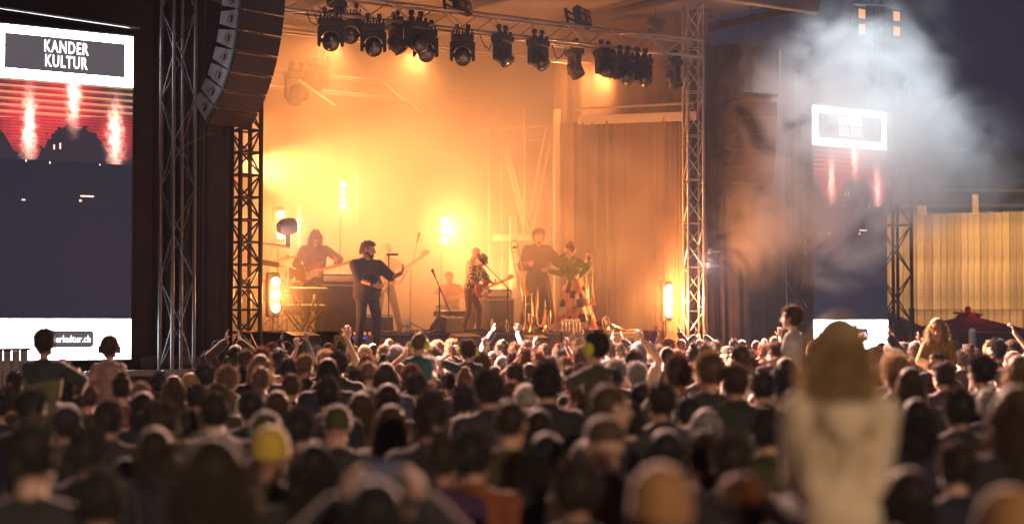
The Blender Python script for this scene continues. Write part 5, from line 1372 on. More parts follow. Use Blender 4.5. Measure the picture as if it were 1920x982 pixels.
# ------------------------------------------------------------------ instruments
def at(name, label, cat, M, group=None):
    o = bpy.data.objects.new(name, None); COL.objects.link(o); o.empty_display_size = 0.1
    o.matrix_world = M; return tag(o, label, cat, group)
def gmat(M, c, neck, face):
    """placement in a figure's space: x runs along the neck, -y out of the guitar's face"""
    x = Vector(neck).normalized(); y = (-Vector(face) + x * x.dot(Vector(face))).normalized(); z = x.cross(y)
    return M @ Matrix(((x.x, y.x, z.x, c[0]), (x.y, y.y, z.y, c[1]), (x.z, y.z, z.z, c[2]), (0, 0, 0, 1)))
M_redpaint = mat('red_lacquer', (0.42, 0.09, 0.07), 0.2, 0, 0.1, 10)
M_sunburst = mat('amber_lacquer', (0.30, 0.12, 0.04), 0.2, 0, 0.15, 8)
M_maple = mat('maple_neck', (0.50, 0.33, 0.17), 0.35, 0, 0.15, 20)
def guitar(label, M, paint, neck_len=0.62, cat='guitar', name='electric_guitar'):
    t = at(name, label, cat, M)
    out = [(0.16, 0.05), (0.25, 0.11), (0.23, 0.15), (0.12, 0.15), (0.03, 0.115), (-0.07, 0.15), (-0.17, 0.16), (-0.235, 0.09), (-0.245, 0.0), (-0.225, -0.10), (-0.15, -0.165), (-0.05, -0.145), (0.03, -0.105), (0.11, -0.125), (0.18, -0.13), (0.20, -0.09), (0.16, -0.05)]
    d = MB(); d.prism([(x, z) for x, z in out], 0.042); obj('body', d.mesh('body', paint), t)
    d = MB(); d.prism([(0.12, 0.04), (0.10, -0.09), (0.0, -0.08), (-0.10, -0.12), (-0.13, -0.06), (-0.02, 0.03)], 0.006, Matrix.Translation((0, -0.025, 0))); obj('pickguard', d.mesh('pickguard', M_white_board), t)
    d = MB(); d.box((0.15 + neck_len / 2 - 0.06, -0.022, 0), (neck_len + 0.12, 0.024, 0.05)); obj('neck', d.mesh('neck', M_maple), t)
    x0 = 0.15 + neck_len
    d = MB(); d.prism([(x0, -0.028), (x0 + 0.05, -0.035), (x0 + 0.17, -0.03), (x0 + 0.20, 0.0), (x0 + 0.16, 0.05), (x0 + 0.05, 0.06), (x0, 0.03)], 0.018, Matrix.Translation((0, -0.018, 0))); hs_ = obj('headstock', d.mesh('headstock', M_maple), t)
    d = MB()
    for k in range(6): d.tube((x0 + 0.03 + 0.025 * k, -0.018, 0.05), (x0 + 0.03 + 0.025 * k, -0.018, 0.085), 0.007, n=6)
    obj('tuner', d.mesh('tuner', M_steel), hs_)
    d = MB(); d.box((-0.08, -0.034, 0), (0.03, 0.012, 0.07)); d.box((0.02, -0.032, 0), (0.02, 0.008, 0.07)); d.box((0.08, -0.032, 0), (0.02, 0.008, 0.07)); obj('bridge', d.mesh('bridge', M_steel), t)
    return t
guitar('red electric guitar held by the hatted guitarist', gmat(Mg, (0.05, 0.36, 0.94), (-0.86, 0.28, 0.30), (0.25, 0.95, 0.1)), M_redpaint)
guitar('pale necked guitar of the long haired guitarist, neck pointing at the singer', gmat(Ml, (0.05, 0.27, 1.0), (-0.92, 0.10, 0.26), (0.1, 1, 0.1)), M_sunburst, 0.72)
guitar('bass guitar of the pale haired player behind the singer', gmat(Mw, (0.05, 0.27, 0.98), (-0.75, 0.25, 0.55), (0.1, 1, 0.1)), M_sunburst, 0.75, name='bass_guitar')
def trombone(label, M):
    t = at('trombone', label, 'trombone', M, 'trombones on the stage')
    d = MB(); ut = [(-0.065, 0, -0.30), (-0.065, 0, 0.42)] + [(0.065 * math.cos(a), 0, 0.42 + 0.065 * math.sin(a)) for a in [math.pi - math.pi * i / 8 for i in range(1, 8)]] + [(0.065, 0, 0.42), (0.065, 0, -0.05)]
    d.sweep(ut, 0.012, 8); obj('tuning_bow', smooth_angle(d.mesh('bow', M_brass), 60), t)
    d = MB(); d.lathe([(0.012, -0.05), (0.016, -0.22), (0.026, -0.36), (0.05, -0.46), (0.085, -0.52), (0.108, -0.54), (0.11, -0.543), (0.084, -0.525), (0.045, -0.45)], 20, Matrix.Translation((0.065, 0, 0))); obj('bell', smooth_angle(d.mesh('bell', M_brass), 60), t)
    d = MB(); sl = [(-0.065, -0.01, -0.28), (-0.065, -0.01, -0.95), (-0.055, -0.06, -1.0), (-0.065, -0.10, -0.95), (-0.065, -0.10, -0.12)]
    d.sweep(sl, 0.009, 8); obj('slide', smooth_angle(d.mesh('slide', M_steel), 60), t)
    d = MB(); d.tube((-0.065, 0, 0.28), (0.065, 0, 0.28), 0.007); d.tube((-0.065, 0, 0.05), (0.065, 0, 0.05), 0.007); d.tube((-0.065, -0.10, -0.3), (-0.065, -0.01, -0.3), 0.007); d.lathe([(0.0, -0.02), (0.04, -0.02), (0.045, 0.03), (0.0, 0.03)], 12, Matrix.Translation((0.0, 0, 0.36))); obj('brace', d.mesh('brace', M_black), t)
    return t
c = PU(1105, 520, 1.0)
trombone('upright trombone in front of the patchwork skirt', Matrix.Translation(c) @ Matrix.Rotation(0.35, 4, 'Z') @ Matrix.Scale(0.95, 4))
c = PU(972, 500, 1.7)
trombone('trombone held slanting at the side of the tall man', Matrix.Translation(c) @ Matrix.Rotation(0.3, 4, 'Z') @ Matrix.Rotation(R(-11), 4, 'Y') @ Matrix.Scale(1.0, 4))
def trumpet(label, x, y, v, s, rot):
    c = PU(x, y, v); M = Matrix.Translation((c.x, c.y, RISER)) @ Matrix.Rotation(rot, 4, 'Z') @ Matrix.Scale(s, 4)
    t = at('trumpet', label, 'trumpet', M, 'trumpets standing on the stage floor')
    d = MB(); d.lathe([(0.06, 0.0), (0.058, 0.01), (0.035, 0.05), (0.02, 0.11), (0.013, 0.2)], 18); obj('bell', smooth_angle(d.mesh('bell', M_brass), 60), t)
    d = MB(); d.sweep([(0, 0, 0.18), (0, 0, 0.40)] + [(0.055 - 0.055 * math.cos(a), 0, 0.40 + 0.055 * math.sin(a)) for a in [math.pi * i / 8 for i in range(1, 8)]] + [(0.11, 0, 0.40), (0.11, 0, 0.14)] + [(0.085 + 0.025 * math.cos(a), 0, 0.14 - 0.025 * math.sin(a)) for a in (0.8, 1.57, 2.3)] + [(0.06, 0, 0.14), (0.06, 0, 0.3)], 0.009, 8); obj('tubing', smooth_angle(d.mesh('tubing', M_brass), 60), t)
    for k in range(3):
        d = MB(); d.tube((0.055, -0.03, 0.2 + 0.04 * k), (0.055, 0.055, 0.2 + 0.04 * k), 0.015, n=10); d.tube((0.055, 0.055, 0.2 + 0.04 * k), (0.055, 0.08, 0.2 + 0.04 * k), 0.006); obj('valve', smooth_angle(d.mesh('valve', M_steel), 50), t)
    d = MB(); d.tube((0, 0, 0.4), (0, 0, 0.55), 0.006); d.lathe([(0.008, 0.55), (0.014, 0.58), (0.016, 0.6)], 10); obj('mouthpiece', smooth_angle(d.mesh('mouthpiece', M_steel), 50), t)
trumpet('trumpet standing on its bell in front of the tall man, nearest the bottle row', 1022, 618, 1.0, 0.95, 0.4)
trumpet('trumpet standing on its bell in the middle of the horns on the floor', 997, 618, 1.1, 1.15, 1.4)
trumpet('trumpet standing on its bell closest to the slanting trombone', 985, 618, 1.2, 1.1, 0.0)
# saxophone on the floor stand
c = PU(1003, 618, 1.3); t = at('saxophone', 'brass saxophone leaning on a floor stand behind the trumpets', 'saxophone', Matrix.Translation((c.x, c.y, RISER)))
d = MB(); pts = [(-0.02, 0, 0.78), (0.03, 0, 0.80), (0.05, 0, 0.74), (0.03, 0, 0.30), (0.05, 0, 0.12), (0.11, 0, 0.08), (0.17, 0, 0.14), (0.20, 0, 0.30), (0.23, 0, 0.40)]
d.sweep(pts, [0.008, 0.011, 0.014, 0.030, 0.038, 0.042, 0.048, 0.058, 0.085], 12); obj('body', smooth_angle(d.mesh('sax', M_brass), 60), t)
d = MB()
for k in range(7): d.ell((0.005, -0.035, 0.25 + 0.06 * k), (0.018, 0.012, 0.018), n=8, m=5)
o = obj('keywork', d.mesh('key', M_brass), t); o['kind'] = 'stuff'
d = MB(); d.tube((0.1, 0, 0.06), (0.25, 0.1, 0.0), 0.01); d.tube((0.1, 0, 0.06), (-0.1, 0.15, 0.0), 0.01); d.tube((0.1, 0, 0.06), (0.05, -0.18, 0.0), 0.01); obj('stand', d.mesh('stand', M_black), t)

# microphones
def mic_stand(label, x, ytop, v, floor, boom=None, base='round', mic=True, m=M_black):
    p = PU(x, ytop, v); t = thing('microphone_stand', label, 'microphone stand', (p.x, p.y, floor), 0, 'microphone stands on the stage')
    h = p.z - floor
    d = MB(); d.tube((0, 0, 0.01), (0, 0, h), 0.012); d.tube((0, 0, h * 0.55), (0, 0, h * 0.6), 0.02); obj('pole', d.mesh('pole', m), t)
    if base == 'round': d = MB(); d.lathe([(0.15, 0.0), (0.15, 0.015), (0.03, 0.03), (0.0, 0.032)], 18); obj('base', d.mesh('base', M_black), t)
    else:
        d = MB()
        for k in range(3): a = k * 2.094 + 0.4; d.tube((0, 0, 0.16), (0.3 * math.cos(a), 0.3 * math.sin(a), 0.01), 0.01)
        obj('tripod', d.mesh('tripod', M_black), t)
    e = Vector((0, 0, h)); dr = Vector((0, 0, 1))
    if boom:
        q = PU(boom[0], boom[1], v - 0.1) - Vector((p.x, p.y, floor)); q0 = e - (q - e) * boom[2]
        d = MB(); d.tube(q0, q, 0.009); obj('boom', d.mesh('boom', m), t); dr = (q - e).normalized(); e = q
    if mic:
        d = MB(); d.capsule(e - dr * 0.0, e + dr * 0.14, 0.012, 0.02, 10); d.ell(e + dr * 0.16, (0.028, 0.028, 0.028), n=10, m=8); obj('microphone', smooth_angle(d.mesh('mic', M_black), 50), t)
    return t, e
t, e = mic_stand('straight microphone stand with flat headed microphone in front of the singer', 729, 482, 0.9, RISER, mic=False)
d = MB(); d.bbox((0.06, 0, e.z + 0.045), (0.21, 0.035, 0.04), 0.012); d.tube((0, 0, e.z), (0, 0, e.z + 0.03), 0.016); obj('microphone', d.mesh('mic', M_black_gloss), t)
mic_stand('tripod microphone stand with tilted boom between singer and hatted guitarist', 824, 538, 0.9, RISER, boom=(816, 519, 2.8), base='tripod')
mic_stand('microphone stand with long boom slanting down in front of the hatted guitarist', 952, 540, 0.9, RISER, boom=(912, 498, 0.2), base='tripod')
mic_stand('tall thin microphone stand in the smoke with nothing beside it', 770, 505, 2.2, RISER, boom=(782, 455, 0.1), base='tripod', m=M_alu)
mic_stand('short microphone stand beside the guitar amplifier', 676, 590, 1.6, RISER, boom=(690, 540, 0.4), base='tripod', m=M_alu)

# bottles
M_water = mat('water_bottle_plastic', (0.75, 0.75, 0.72), 0.12, 0, 0.05, 10, transl=0.55)
M_cap = mat('bottle_cap', (0.6, 0.55, 0.5), 0.4, 0, 0.1, 10)
d = MB(); d.lathe([(0.030, 0.0), (0.032, 0.01), (0.032, 0.05), (0.029, 0.06), (0.032, 0.07), (0.032, 0.14), (0.026, 0.175), (0.013, 0.20), (0.013, 0.212)], 12); me_bot = smooth_angle(d.mesh('bottle', M_water), 60)
d = MB(); d.lathe([(0.016, 0.206), (0.016, 0.228), (0.0, 0.229)], 10); me_cap = d.mesh('cap', M_cap)
d = MB(); d.lathe([(0.0326, 0.078), (0.0328, 0.08), (0.0328, 0.125), (0.0326, 0.127)], 12); me_lab = d.mesh('label', mat('bottle_wrap', (0.45, 0.35, 0.25), 0.5, 0, 0.2, 20))
def bottle(label, x, v, group=None, floor=RISER):
    p = PU(x, 618, v); t = thing('water_bottle', label, 'bottle', (p.x, p.y, floor), random.random() * 6, group)
    obj('bottle_body', me_bot, t); obj('bottle_cap', me_cap, t); obj('wrapper', me_lab, t); return t
for k in range(6): bottle('clear water bottle in the tight row at the edge before the patchwork skirt', 1052.5 + 6.6 * k, 0.92, 'water bottles packed in a row before the skirt')
for k in range(5): bottle('clear water bottle in the tight row at the edge before the patchwork skirt', 1055.8 + 6.6 * k, 1.0, 'water bottles packed in a row before the skirt')
bottle('one of the two water bottles by the foot of the thin stand, nearer the singer', 757, 0.95); bottle('one of the two water bottles by the foot of the thin stand, nearer the guitarist', 765.5, 0.98)
bottle('lone water bottle just past the hatted guitarist', 923, 1.2); bottle('lone water bottle beside the pale upright panel', 951, 1.2)

# ------------------------------------------------------------------ amplifiers, keyboards, drums, monitors
def box_amp(label, x, ytop, v, w_, h_, dp, floor=RISER, rot=0.0, head=True, name='speaker_cabinet'):
    p = PU(x, 600, v); t = thing(name, label, 'amplifier', (p.x, p.y, floor), TH * 0.6 + rot)
    d = MB(); d.bbox((0, dp / 2, h_ / 2), (w_, dp, h_), 0.015); obj('cabinet', d.mesh('cabinet', M_black), t)
    d = MB(); d.bbox((0, -0.008, h_ / 2), (w_ - 0.06, 0.02, h_ - 0.08), 0.006); obj('grille', d.mesh('grille', M_grille), t)
    if head:
        d = MB(); d.bbox((0, dp / 2, h_ + 0.085), (w_ * 0.9, dp * 0.8, 0.16), 0.015); hh = obj('amp_head', d.mesh('head', M_black), t)
        d = MB(); d.bbox((0, dp * 0.1 - 0.012, h_ + 0.085), (w_ * 0.84, 0.012, 0.10), 0.004); obj('control_panel', d.mesh('panel', M_white_board), hh)
    d = MB(); d.bbox((0, -0.02, h_ - 0.03), (w_ + 0.01, 0.01, 0.025), 0.004); obj('edge_trim', d.mesh('trim', M_alu), t)
    return t
box_amp('large dark speaker cabinet with amp head behind the singer', 642, 520, 2.0, 0.78, 0.84, 0.4)
box_amp('low dark speaker cabinet past the singer under the bass player', 707, 600, 2.0, 0.6, 0.30, 0.4, head=False)
box_amp('dark loudspeaker box behind the guitar of the hatted guitarist', 938, 540, 2.2, 0.55, 0.62, 0.4, head=True)
def wedge(label, x, y, v, floor, yaw, s=1.0, m=M_black):
    p = PU(x, y, v); t = thing('monitor_wedge', label, 'monitor', (p.x, p.y, floor), yaw, 'monitor wedges', s)
    d = MB(); d.prism([(-0.22, 0), (0.24, 0), (0.24, 0.12), (0.02, 0.36), (-0.22, 0.30)], 0.55, Matrix.Rotation(R(90), 4, 'Z')); obj('cabinet', d.mesh('cabinet', m), t)
    d = MB(); d.add([(-0.25, 0.243, 0.125), (0.25, 0.243, 0.125), (0.25, 0.031, 0.352), (-0.25, 0.031, 0.352), (-0.25, 0.235, 0.115), (0.25, 0.235, 0.115), (0.25, 0.023, 0.342), (-0.25, 0.023, 0.342)], [(0, 1, 2, 3), (4, 7, 6, 5), (0, 4, 5, 1), (1, 5, 6, 2), (2, 6, 7, 3), (3, 7, 4, 0)]); obj('grille', d.mesh('grille', M_grille), t)
wedge('monitor wedge on the riser edge past the singer', 838, 622, 0.95, RISER, TH + 0.3, 0.8)
wedge('brownish monitor wedge at the foot of the hatted guitarist, below the edge', 868, 640, 0.35, DECK, TH, 0.9, M_drape)
wedge('monitor wedge on the low stage floor left of the riser corner by the singer', 702, 640, 0.42, DECK, TH + 1.4, 0.8, M_drape)
wedge('monitor wedge under the front edge below the tall man', 1000, 645, 0.35, DECK, TH, 0.8, M_drape)
wedge('monitor wedge on the low floor before the keyboard stand', 560, 640, 0.35, DECK, TH + 0.2)
M_keys = mat('ivory_keys', (0.7, 0.68, 0.62), 0.3, 0, 0.1, 60)
def keyboard(label, x, y, v, L, yaw, floor, tilt=0):
    p = PU(x, y, v); t = thing('keyboard', label, 'keyboard', (p.x, p.y, floor), yaw); h = p.z - floor
    d = MB(); d.bbox((0, 0.02, h - 0.05), (L, 0.32, 0.09), 0.012); obj('case', d.mesh('case', M_black), t)
    d = MB()
    nk = int(L / 0.024) - 4
    for k in range(nk): d.box((-L / 2 + 0.05 + (L - 0.1) * (k + 0.5) / nk, 0.10, h + 0.003), (0.021, 0.14, 0.016))
    for k in range(nk):
        if k % 7 not in (2, 6): d.box((-L / 2 + 0.05 + (L - 0.1) * (k + 1) / nk, 0.07, h + 0.014), (0.012, 0.09, 0.012))
    o = obj('keys', d.mesh('keys', M_keys), t); o['kind'] = 'stuff'
    d = MB()
    for k in range(6): d.tube((-L / 2 + 0.1 + 0.1 * k, -0.08, h - 0.01), (-L / 2 + 0.1 + 0.1 * k, -0.08, h + 0.012), 0.012)
    obj('knob', d.mesh('knob', M_steel), t)
    d = MB(); d.tube((-L * 0.35, -0.1, h - 0.1), (L * 0.35, -0.1, 0.02), 0.018); d.tube((L * 0.35, -0.1, h - 0.1), (-L * 0.35, -0.1, 0.02), 0.018); d.tube((-L * 0.35, 0.14, h - 0.1), (L * 0.35, 0.14, 0.02), 0.018); d.tube((L * 0.35, 0.14, h - 0.1), (-L * 0.35, 0.14, 0.02), 0.018); obj('stand', d.mesh('stand', M_black), t)
    return t
keyboard('upper keyboard with pale keys under the long haired guitarist', 574, 540, 1.35, 0.72, TH + R(172), DECK)
keyboard('lower keyboard on a crossed stand beside the low lamp column', 566, 572, 1.75, 0.8, TH + R(172), DECK)
keyboard('small keyboard on a bench before the seated player', 846, 583, 2.1, 0.62, TH + R(185), RISER)
# mixer deck beside singer's leg
p = PU(668, 628, 0.85); t = thing('effects_case', 'black case with pale knobs on a stand beside the singer', 'case', (p.x, p.y, DECK), TH)
h = p.z - DECK
d = MB(); d.bbox((0, 0, h / 2), (0.62, 0.45, h), 0.02); obj('case', d.mesh('case', M_black), t)
for k in range(6): d = MB(); d.tube((-0.24 + 0.095 * k, -0.05, h), (-0.24 + 0.095 * k, -0.05, h + 0.05), 0.03, 0.025, 12); obj('knob', d.mesh('knob', M_white_board), t)
d = MB(); d.bbox((0.0, -0.232, h * 0.85), (0.4, 0.012, 0.05), 0.004); obj('display', d.mesh('display', emit('blue_display', (0.10, 0.12, 0.6), 0.6, sample=False)), t)
# drums
def drum(name, label, x, y, v, r, dp, floor, axis='Z', tilt=0, legs=True):
    p = PU(x, y, v); t = thing(name, label, 'drum', (p.x, p.y, floor), TH); h = p.z - floor
    M = Matrix.Translation((0, 0, h)) @ (Matrix.Rotation(R(90), 4, 'X') if axis == 'Y' else Matrix.Rotation(R(tilt), 4, 'X'))
    d = MB(); d.lathe([(r, -dp / 2), (r, dp / 2)], 28, M); obj('shell', smooth_angle(d.mesh('shell', M_sunburst), 40), t)
    for s in (-1, 1): d = MB(); d.lathe([(r + 0.012, s * dp / 2 - 0.012), (r + 0.014, s * dp / 2), (r + 0.012, s * dp / 2 + 0.012)], 28, M); obj('hoop', d.mesh('hoop', M_steel), t)
    d = MB(); d.lathe([(r * 0.98, dp / 2 + 0.004), (0.0, dp / 2 + 0.006)], 28, M); obj('skin', d.mesh('skin', M_white_board), t)
    if legs:
        d = MB()
        for k in range(3): a = k * 2.1; d.tube((r * 0.8 * math.cos(a), r * 0.8 * math.sin(a), h - dp * 0.2), (r * 1.05 * math.cos(a), r * 1.05 * math.sin(a), 0.0), 0.012)
        obj('legs', d.mesh('legs', M_steel), t)
    return t
drum('bass_drum', 'big round bass drum behind the low lamp column', 545, 560, 3.0, 0.28, 0.42, RISER, 'Y', legs=True)
drum('tom_drum', 'tom drum over the bass drum near the keyboard', 552, 510, 3.0, 0.15, 0.2, RISER, tilt=18)
drum('floor_tom', 'floor tom drum close to the dark tower', 512, 545, 2.8, 0.19, 0.36, RISER)
drum('snare_drum', 'snare drum between floor tom and keyboard', 572, 540, 3.2, 0.18, 0.14, RISER)
def cymbal(label, x, y, v, r, tilt):
    p = PU(x, y, v); t = thing('cymbal', label, 'cymbal', (p.x, p.y, RISER), TH, 'cymbals of the drum kit'); h = p.z - RISER
    d = MB(); d.lathe([(r, -0.006), (r * 0.98, 0.0), (r * 0.3, 0.022), (r * 0.2, 0.03), (r * 0.12, 0.05), (0.0, 0.056)], 26, Matrix.Translation((0, 0, h)) @ Matrix.Rotation(R(tilt), 4, 'Y')); obj('plate', smooth_angle(d.mesh('plate', M_brass), 60), t)
    d = MB(); d.tube((0, 0, 0.2), (0, 0, h + 0.08), 0.012)
    for k in range(3): a = k * 2.1; d.tube((0, 0, 0.25), (0.28 * math.cos(a), 0.28 * math.sin(a), 0), 0.01)
    obj('stand', d.mesh('stand', M_steel), t)
cymbal('tilted crash cymbal catching the light below the dark spotlight', 540, 483, 2.7, 0.26, -12); cymbal('flat cymbal close behind the dark tower', 508, 497, 2.9, 0.24, 6)
# fan and small lamp on the riser end
p = PU(1136, 606, 0.9); t = thing('stage_fan', 'round stage fan lying at the riser end past the patchwork skirt', 'fan', (p.x, p.y, RISER), TH + 0.4)
d = MB(); d.sweep([(0.13 * math.cos(a), 0, 0.15 + 0.13 * math.sin(a)) for a in [i * 2 * math.pi / 20 for i in range(20)]], 0.014, 6, closed=True); d.sweep([(0.085 * math.cos(a), -0.02, 0.15 + 0.085 * math.sin(a)) for a in [i * 2 * math.pi / 20 for i in range(20)]], 0.006, 5, closed=True); obj('cage', d.mesh('cage', M_steel), t)
for k in range(4):
    a = k * math.pi / 2 + 0.3; d = MB(); d.box((0.05 * math.cos(a), 0.02, 0.15 + 0.05 * math.sin(a)), (0.09, 0.008, 0.05), Matrix.Rotation(-a, 3, 'Y')); obj('blade', d.mesh('blade', M_black), t)
d = MB(); d.lathe([(0.0, -0.05), (0.05, -0.04), (0.06, 0.12), (0.02, 0.2)], 14, Matrix.Translation((0, 0.03, 0.15)) @ Matrix.Rotation(R(-90), 4, 'X')); d.box((0, 0.05, 0.012), (0.26, 0.14, 0.02)); obj('motor', smooth_angle(d.mesh('motor', M_black), 40), t)
p = PU(1160, 612, 0.9); t = thing('microphone', 'microphone lying on a short desk stand at the riser end', 'microphone', (p.x, p.y, RISER), TH)
d = MB(); d.capsule((-0.14, 0, 0.12), (0.12, 0, 0.03), 0.016, 0.012, 8); d.ell((-0.16, 0, 0.13), (0.03, 0.03, 0.03), n=10, m=8); obj('body', smooth_angle(d.mesh('mic', M_steel), 50), t)
d = MB(); d.tube((-0.02, 0, 0.07), (-0.02, 0, 0.0), 0.01); d.tube((-0.02, 0, 0.0), (-0.02, 0, 0.012), 0.09, 0.09, 14); obj('foot', d.mesh('foot', M_black), t)
# cables lying along the riser edge
for k, (x0, x1, v) in enumerate([(770, 835, 0.85), (975, 1030, 0.8), (1120, 1205, 0.85)]):
    a = PU(x0, 622, v); pts = []
    for i in range(12):
        q = PU(x0 + (x1 - x0) * i / 11, 622, v + 0.12 * math.sin(i * 1.3 + k)); pts.append(Vector((q.x, q.y, RISER + 0.016 + 0.02 * abs(math.sin(i * 0.9)))) - Vector((a.x, a.y, 0)))
    d = MB(); d.sweep(pts, 0.013, 6); o = obj('stage_cable', smooth_angle(d.mesh('cable', M_drape), 60)); o.location = (a.x, a.y, 0); tag(o, ['stage cable along the riser edge by the two bottles', 'stage cable along the riser edge under the trumpets', 'stage cable along the riser end past the fan'][k], 'cable', 'cables on the riser edge')
# ------------------------------------------------------------------ the audience, head by head from the photograph
C = person
# near screen side
C(30, 697, 32, 'short', 'black', 'tee', 'charcoal'); C(20, 726, 44, 'crop', 'dark brown', 'jacket', 'brown'); C(-4, 735, 46, 'short', 'black', 'tee', 'navy')
C(64, 735, 62, 'crop', 'black', 'jacket', 'navy'); C(131, 700, 35, 'long', 'dark brown', 'jacket', 'charcoal'); C(228, 694, 46, 'bun', 'dark brown', 'tee', 'rust')
C(264, 718, 24, 'short', 'light brown', 'tee', 'cream'); C(300, 700, 37, 'crop', 'black', 'jacket', 'black'); C(128, 759, 52, 'short', 'dark brown', 'jacket', 'black', gear='cap', gcol='navy')
C(205, 757, 64, 'crop', 'black', 'jacket', 'charcoal'); C(268, 737, 60, 'bob', 'black', 'sweater', 'navy'); C(303, 760, 78, 'crop', 'dark brown', 'jacket', 'black')
C(63, 790, 108, 'short', 'black', 'tee', 'charcoal', note='with a bare nape over a white collar'); C(168, 806, 86, 'crop', 'black', 'jacket', 'black'); C(292, 806, 82, 'bob', 'dark brown', 'jacket', 'navy')
C(400, 822, 148, 'long', 'dark brown', 'jacket', 'maroon', yaw=4); C(165, 722, 36, 'short', 'brown', 'tee', 'charcoal', pose='raise_other', yaw=10)
# below the wing drape and keyboards
C(326, 705, 30, 'long', 'brown', 'tee', 'black'); C(358, 700, 31, 'long', 'blond', 'tee', 'beige'); C(432, 665, 28, 'buzz', 'brown', 'tee', 'white', yaw=-20); C(462, 656, 33, 'short', 'brown', 'tee', 'black', yaw=-10)
C(458, 690, 38, 'crop', 'black', 'jacket', 'navy'); C(513, 667, 31, 'bob', 'light brown', 'tee', 'teal', pose='clap', yaw=-18); C(367, 722, 33, 'short', 'black', 'tee', 'charcoal'); C(410, 720, 33, 'short', 'dark brown', 'tee', 'olive')
C(403, 737, 66, 'short', 'dark brown', 'jacket', 'charcoal'); C(574, 665, 35, 'short', 'light brown', 'tee', 'charcoal', yaw=-30); C(611, 659, 35, 'crop', 'blond', 'tee', 'brown', pose='raise', yaw=6)
C(547, 702, 42, 'short', 'brown', 'tee', 'navy', pose='fold'); C(615, 710, 54, 'short', 'black', 'tee', 'black', yaw=0); C(498, 770, 50, 'bald', None, 'jacket', 'black', gear='beanie', gcol='olive')
C(566, 769, 56, 'crop', 'black', 'tee', 'maroon'); C(632, 758, 66, 'bald', None, 'jacket', 'charcoal', gear='beanie', gcol='olive'); C(508, 797, 88, 'bald', None, 'jacket', 'olive', gear='beanie', gcol='yellow', yaw=-6)
C(592, 833, 72, 'long', 'black', 'tee', 'charcoal'); C(648, 675, 31, 'crop', 'brown', 'tee', 'grey'); C(590, 668, 33, 'short', 'dark brown', 'tee', 'black', pose='raise_other', yaw=12, d=21.5); C(701, 668, 26, 'crop', 'blond', 'tee', 'pink', pose='phone', yaw=15)
C(668, 692, 42, 'curly', 'black', 'tee', 'navy'); C(747, 681, 34, 'bob', 'light brown', 'tee', 'beige'); C(555, 690, 30, 'crop', 'brown', 'tee', 'cream')
# under the singer and guitarist
C(804, 668, 32, 'short', 'grey', 'tee', 'charcoal'); C(805, 693, 33, 'bald', None, 'tee', 'grey'); C(842, 672, 26, 'short', 'brown', 'tee', 'charcoal', pose='fist', yaw=14); C(841, 698, 36, 'short', 'black', 'tee', 'beige')
C(908, 674, 33, 'short', 'brown', 'tee', 'navy', gear='cap', gcol='navy', yaw=-30); C(927, 685, 32, 'short', 'dark brown', 'tee', 'black', gear='cap', gcol='black', yaw=10); C(942, 668, 33, 'bob', 'grey', 'tee', 'grey', pose='raise_other', yaw=0)
C(733, 704, 42, 'short', 'dark brown', 'tee', 'charcoal'); C(782, 703, 44, 'crop', 'black', 'jacket', 'dark green'); C(727, 722, 58, 'bob', 'dark brown', 'jacket', 'black'); C(676, 738, 50, 'long', 'brown', 'sweater', 'olive')
C(808, 733, 77, 'tall', 'dark brown', 'jacket', 'black', yaw=3); C(871, 722, 52, 'curly', 'black', 'tee', 'brown'); C(868, 700, 26, 'bald', None, 'tee', 'rust'); C(915, 698, 60, 'crop', 'dark brown', 'jacket', 'charcoal', note='with a small earring')
C(957, 715, 27, 'short', 'auburn', 'tee', 'navy'); C(735, 762, 70, 'long', 'brown', 'jacket', 'navy'); C(957, 750, 72, 'buzz', 'dark brown', 'jacket', 'olive', yaw=-8); C(890, 812, 88, 'crop', 'black', 'sweater', 'rust'); C(1025, 815, 64, 'long', 'black', 'jacket', 'dark green')
C(692, 730, 28, 'short', 'grey', 'tee', 'denim blue')
# under the tall man and the woman in green
C(985, 656, 34, 'crop', 'auburn', 'tee', 'rust'); C(963, 660, 30, 'short', 'dark brown', 'tee', 'black'); C(1032, 668, 30, 'short', 'dark brown', 'tee', 'charcoal', pose='both', yaw=0); C(1072, 658, 27, 'short', 'brown', 'tee', 'grey', gear='cap', gcol='grey', yaw=60)
C(1145, 660, 26, 'crop', 'light brown', 'tee', 'rust'); C(1185, 658, 37, 'short', 'dark brown', 'tee', 'beige', pose='fist', yaw=26); C(1217, 668, 27, 'crop', 'white', 'tee', 'grey'); C(1234, 662, 27, 'curly', 'auburn', 'tee', 'rust', yaw=40)
C(1026, 677, 60, 'tall', 'black', 'jacket', 'black'); C(1062, 672, 35, 'crop', 'auburn', 'tee', 'brown'); C(1069, 688, 38, 'short', 'brown', 'tee', 'olive'); C(973, 700, 33, 'short', 'black', 'tee', 'maroon'); C(985, 726, 46, 'crop', 'white', 'tee', 'grey')
C(1090, 723, 48, 'curly', 'black', 'jacket', 'black'); C(1147, 692, 45, 'crop', 'black', 'tee', 'charcoal'); C(1146, 720, 70, 'buzz', 'brown', 'jacket', 'navy', yaw=-62); C(1200, 720, 38, 'short', 'black', 'tee', 'black'); C(1238, 720, 60, 'short', 'dark brown', 'sweater', 'charcoal')
C(1272, 670, 53, 'crop', 'brown', 'tee', 'olive'); C(1133, 778, 92, 'bald', None, 'jacket', 'brown', gear='cap', gcol='brown', yaw=10); C(1250, 810, 74, 'bob', 'black', 'jacket', 'navy'); C(1318, 808, 64, 'pony', 'dark brown', 'tee', 'black'); C(1370, 820, 88, 'crop', 'dark brown', 'jacket', 'black')
C(1240, 868, 142, 'bald', None, 'jacket', 'maroon', gear='beanie', gcol='tan', yaw=-5); C(1392, 884, 112, 'short', 'black', 'jacket', 'charcoal', gear='cap', gcol='tan', yaw=4)
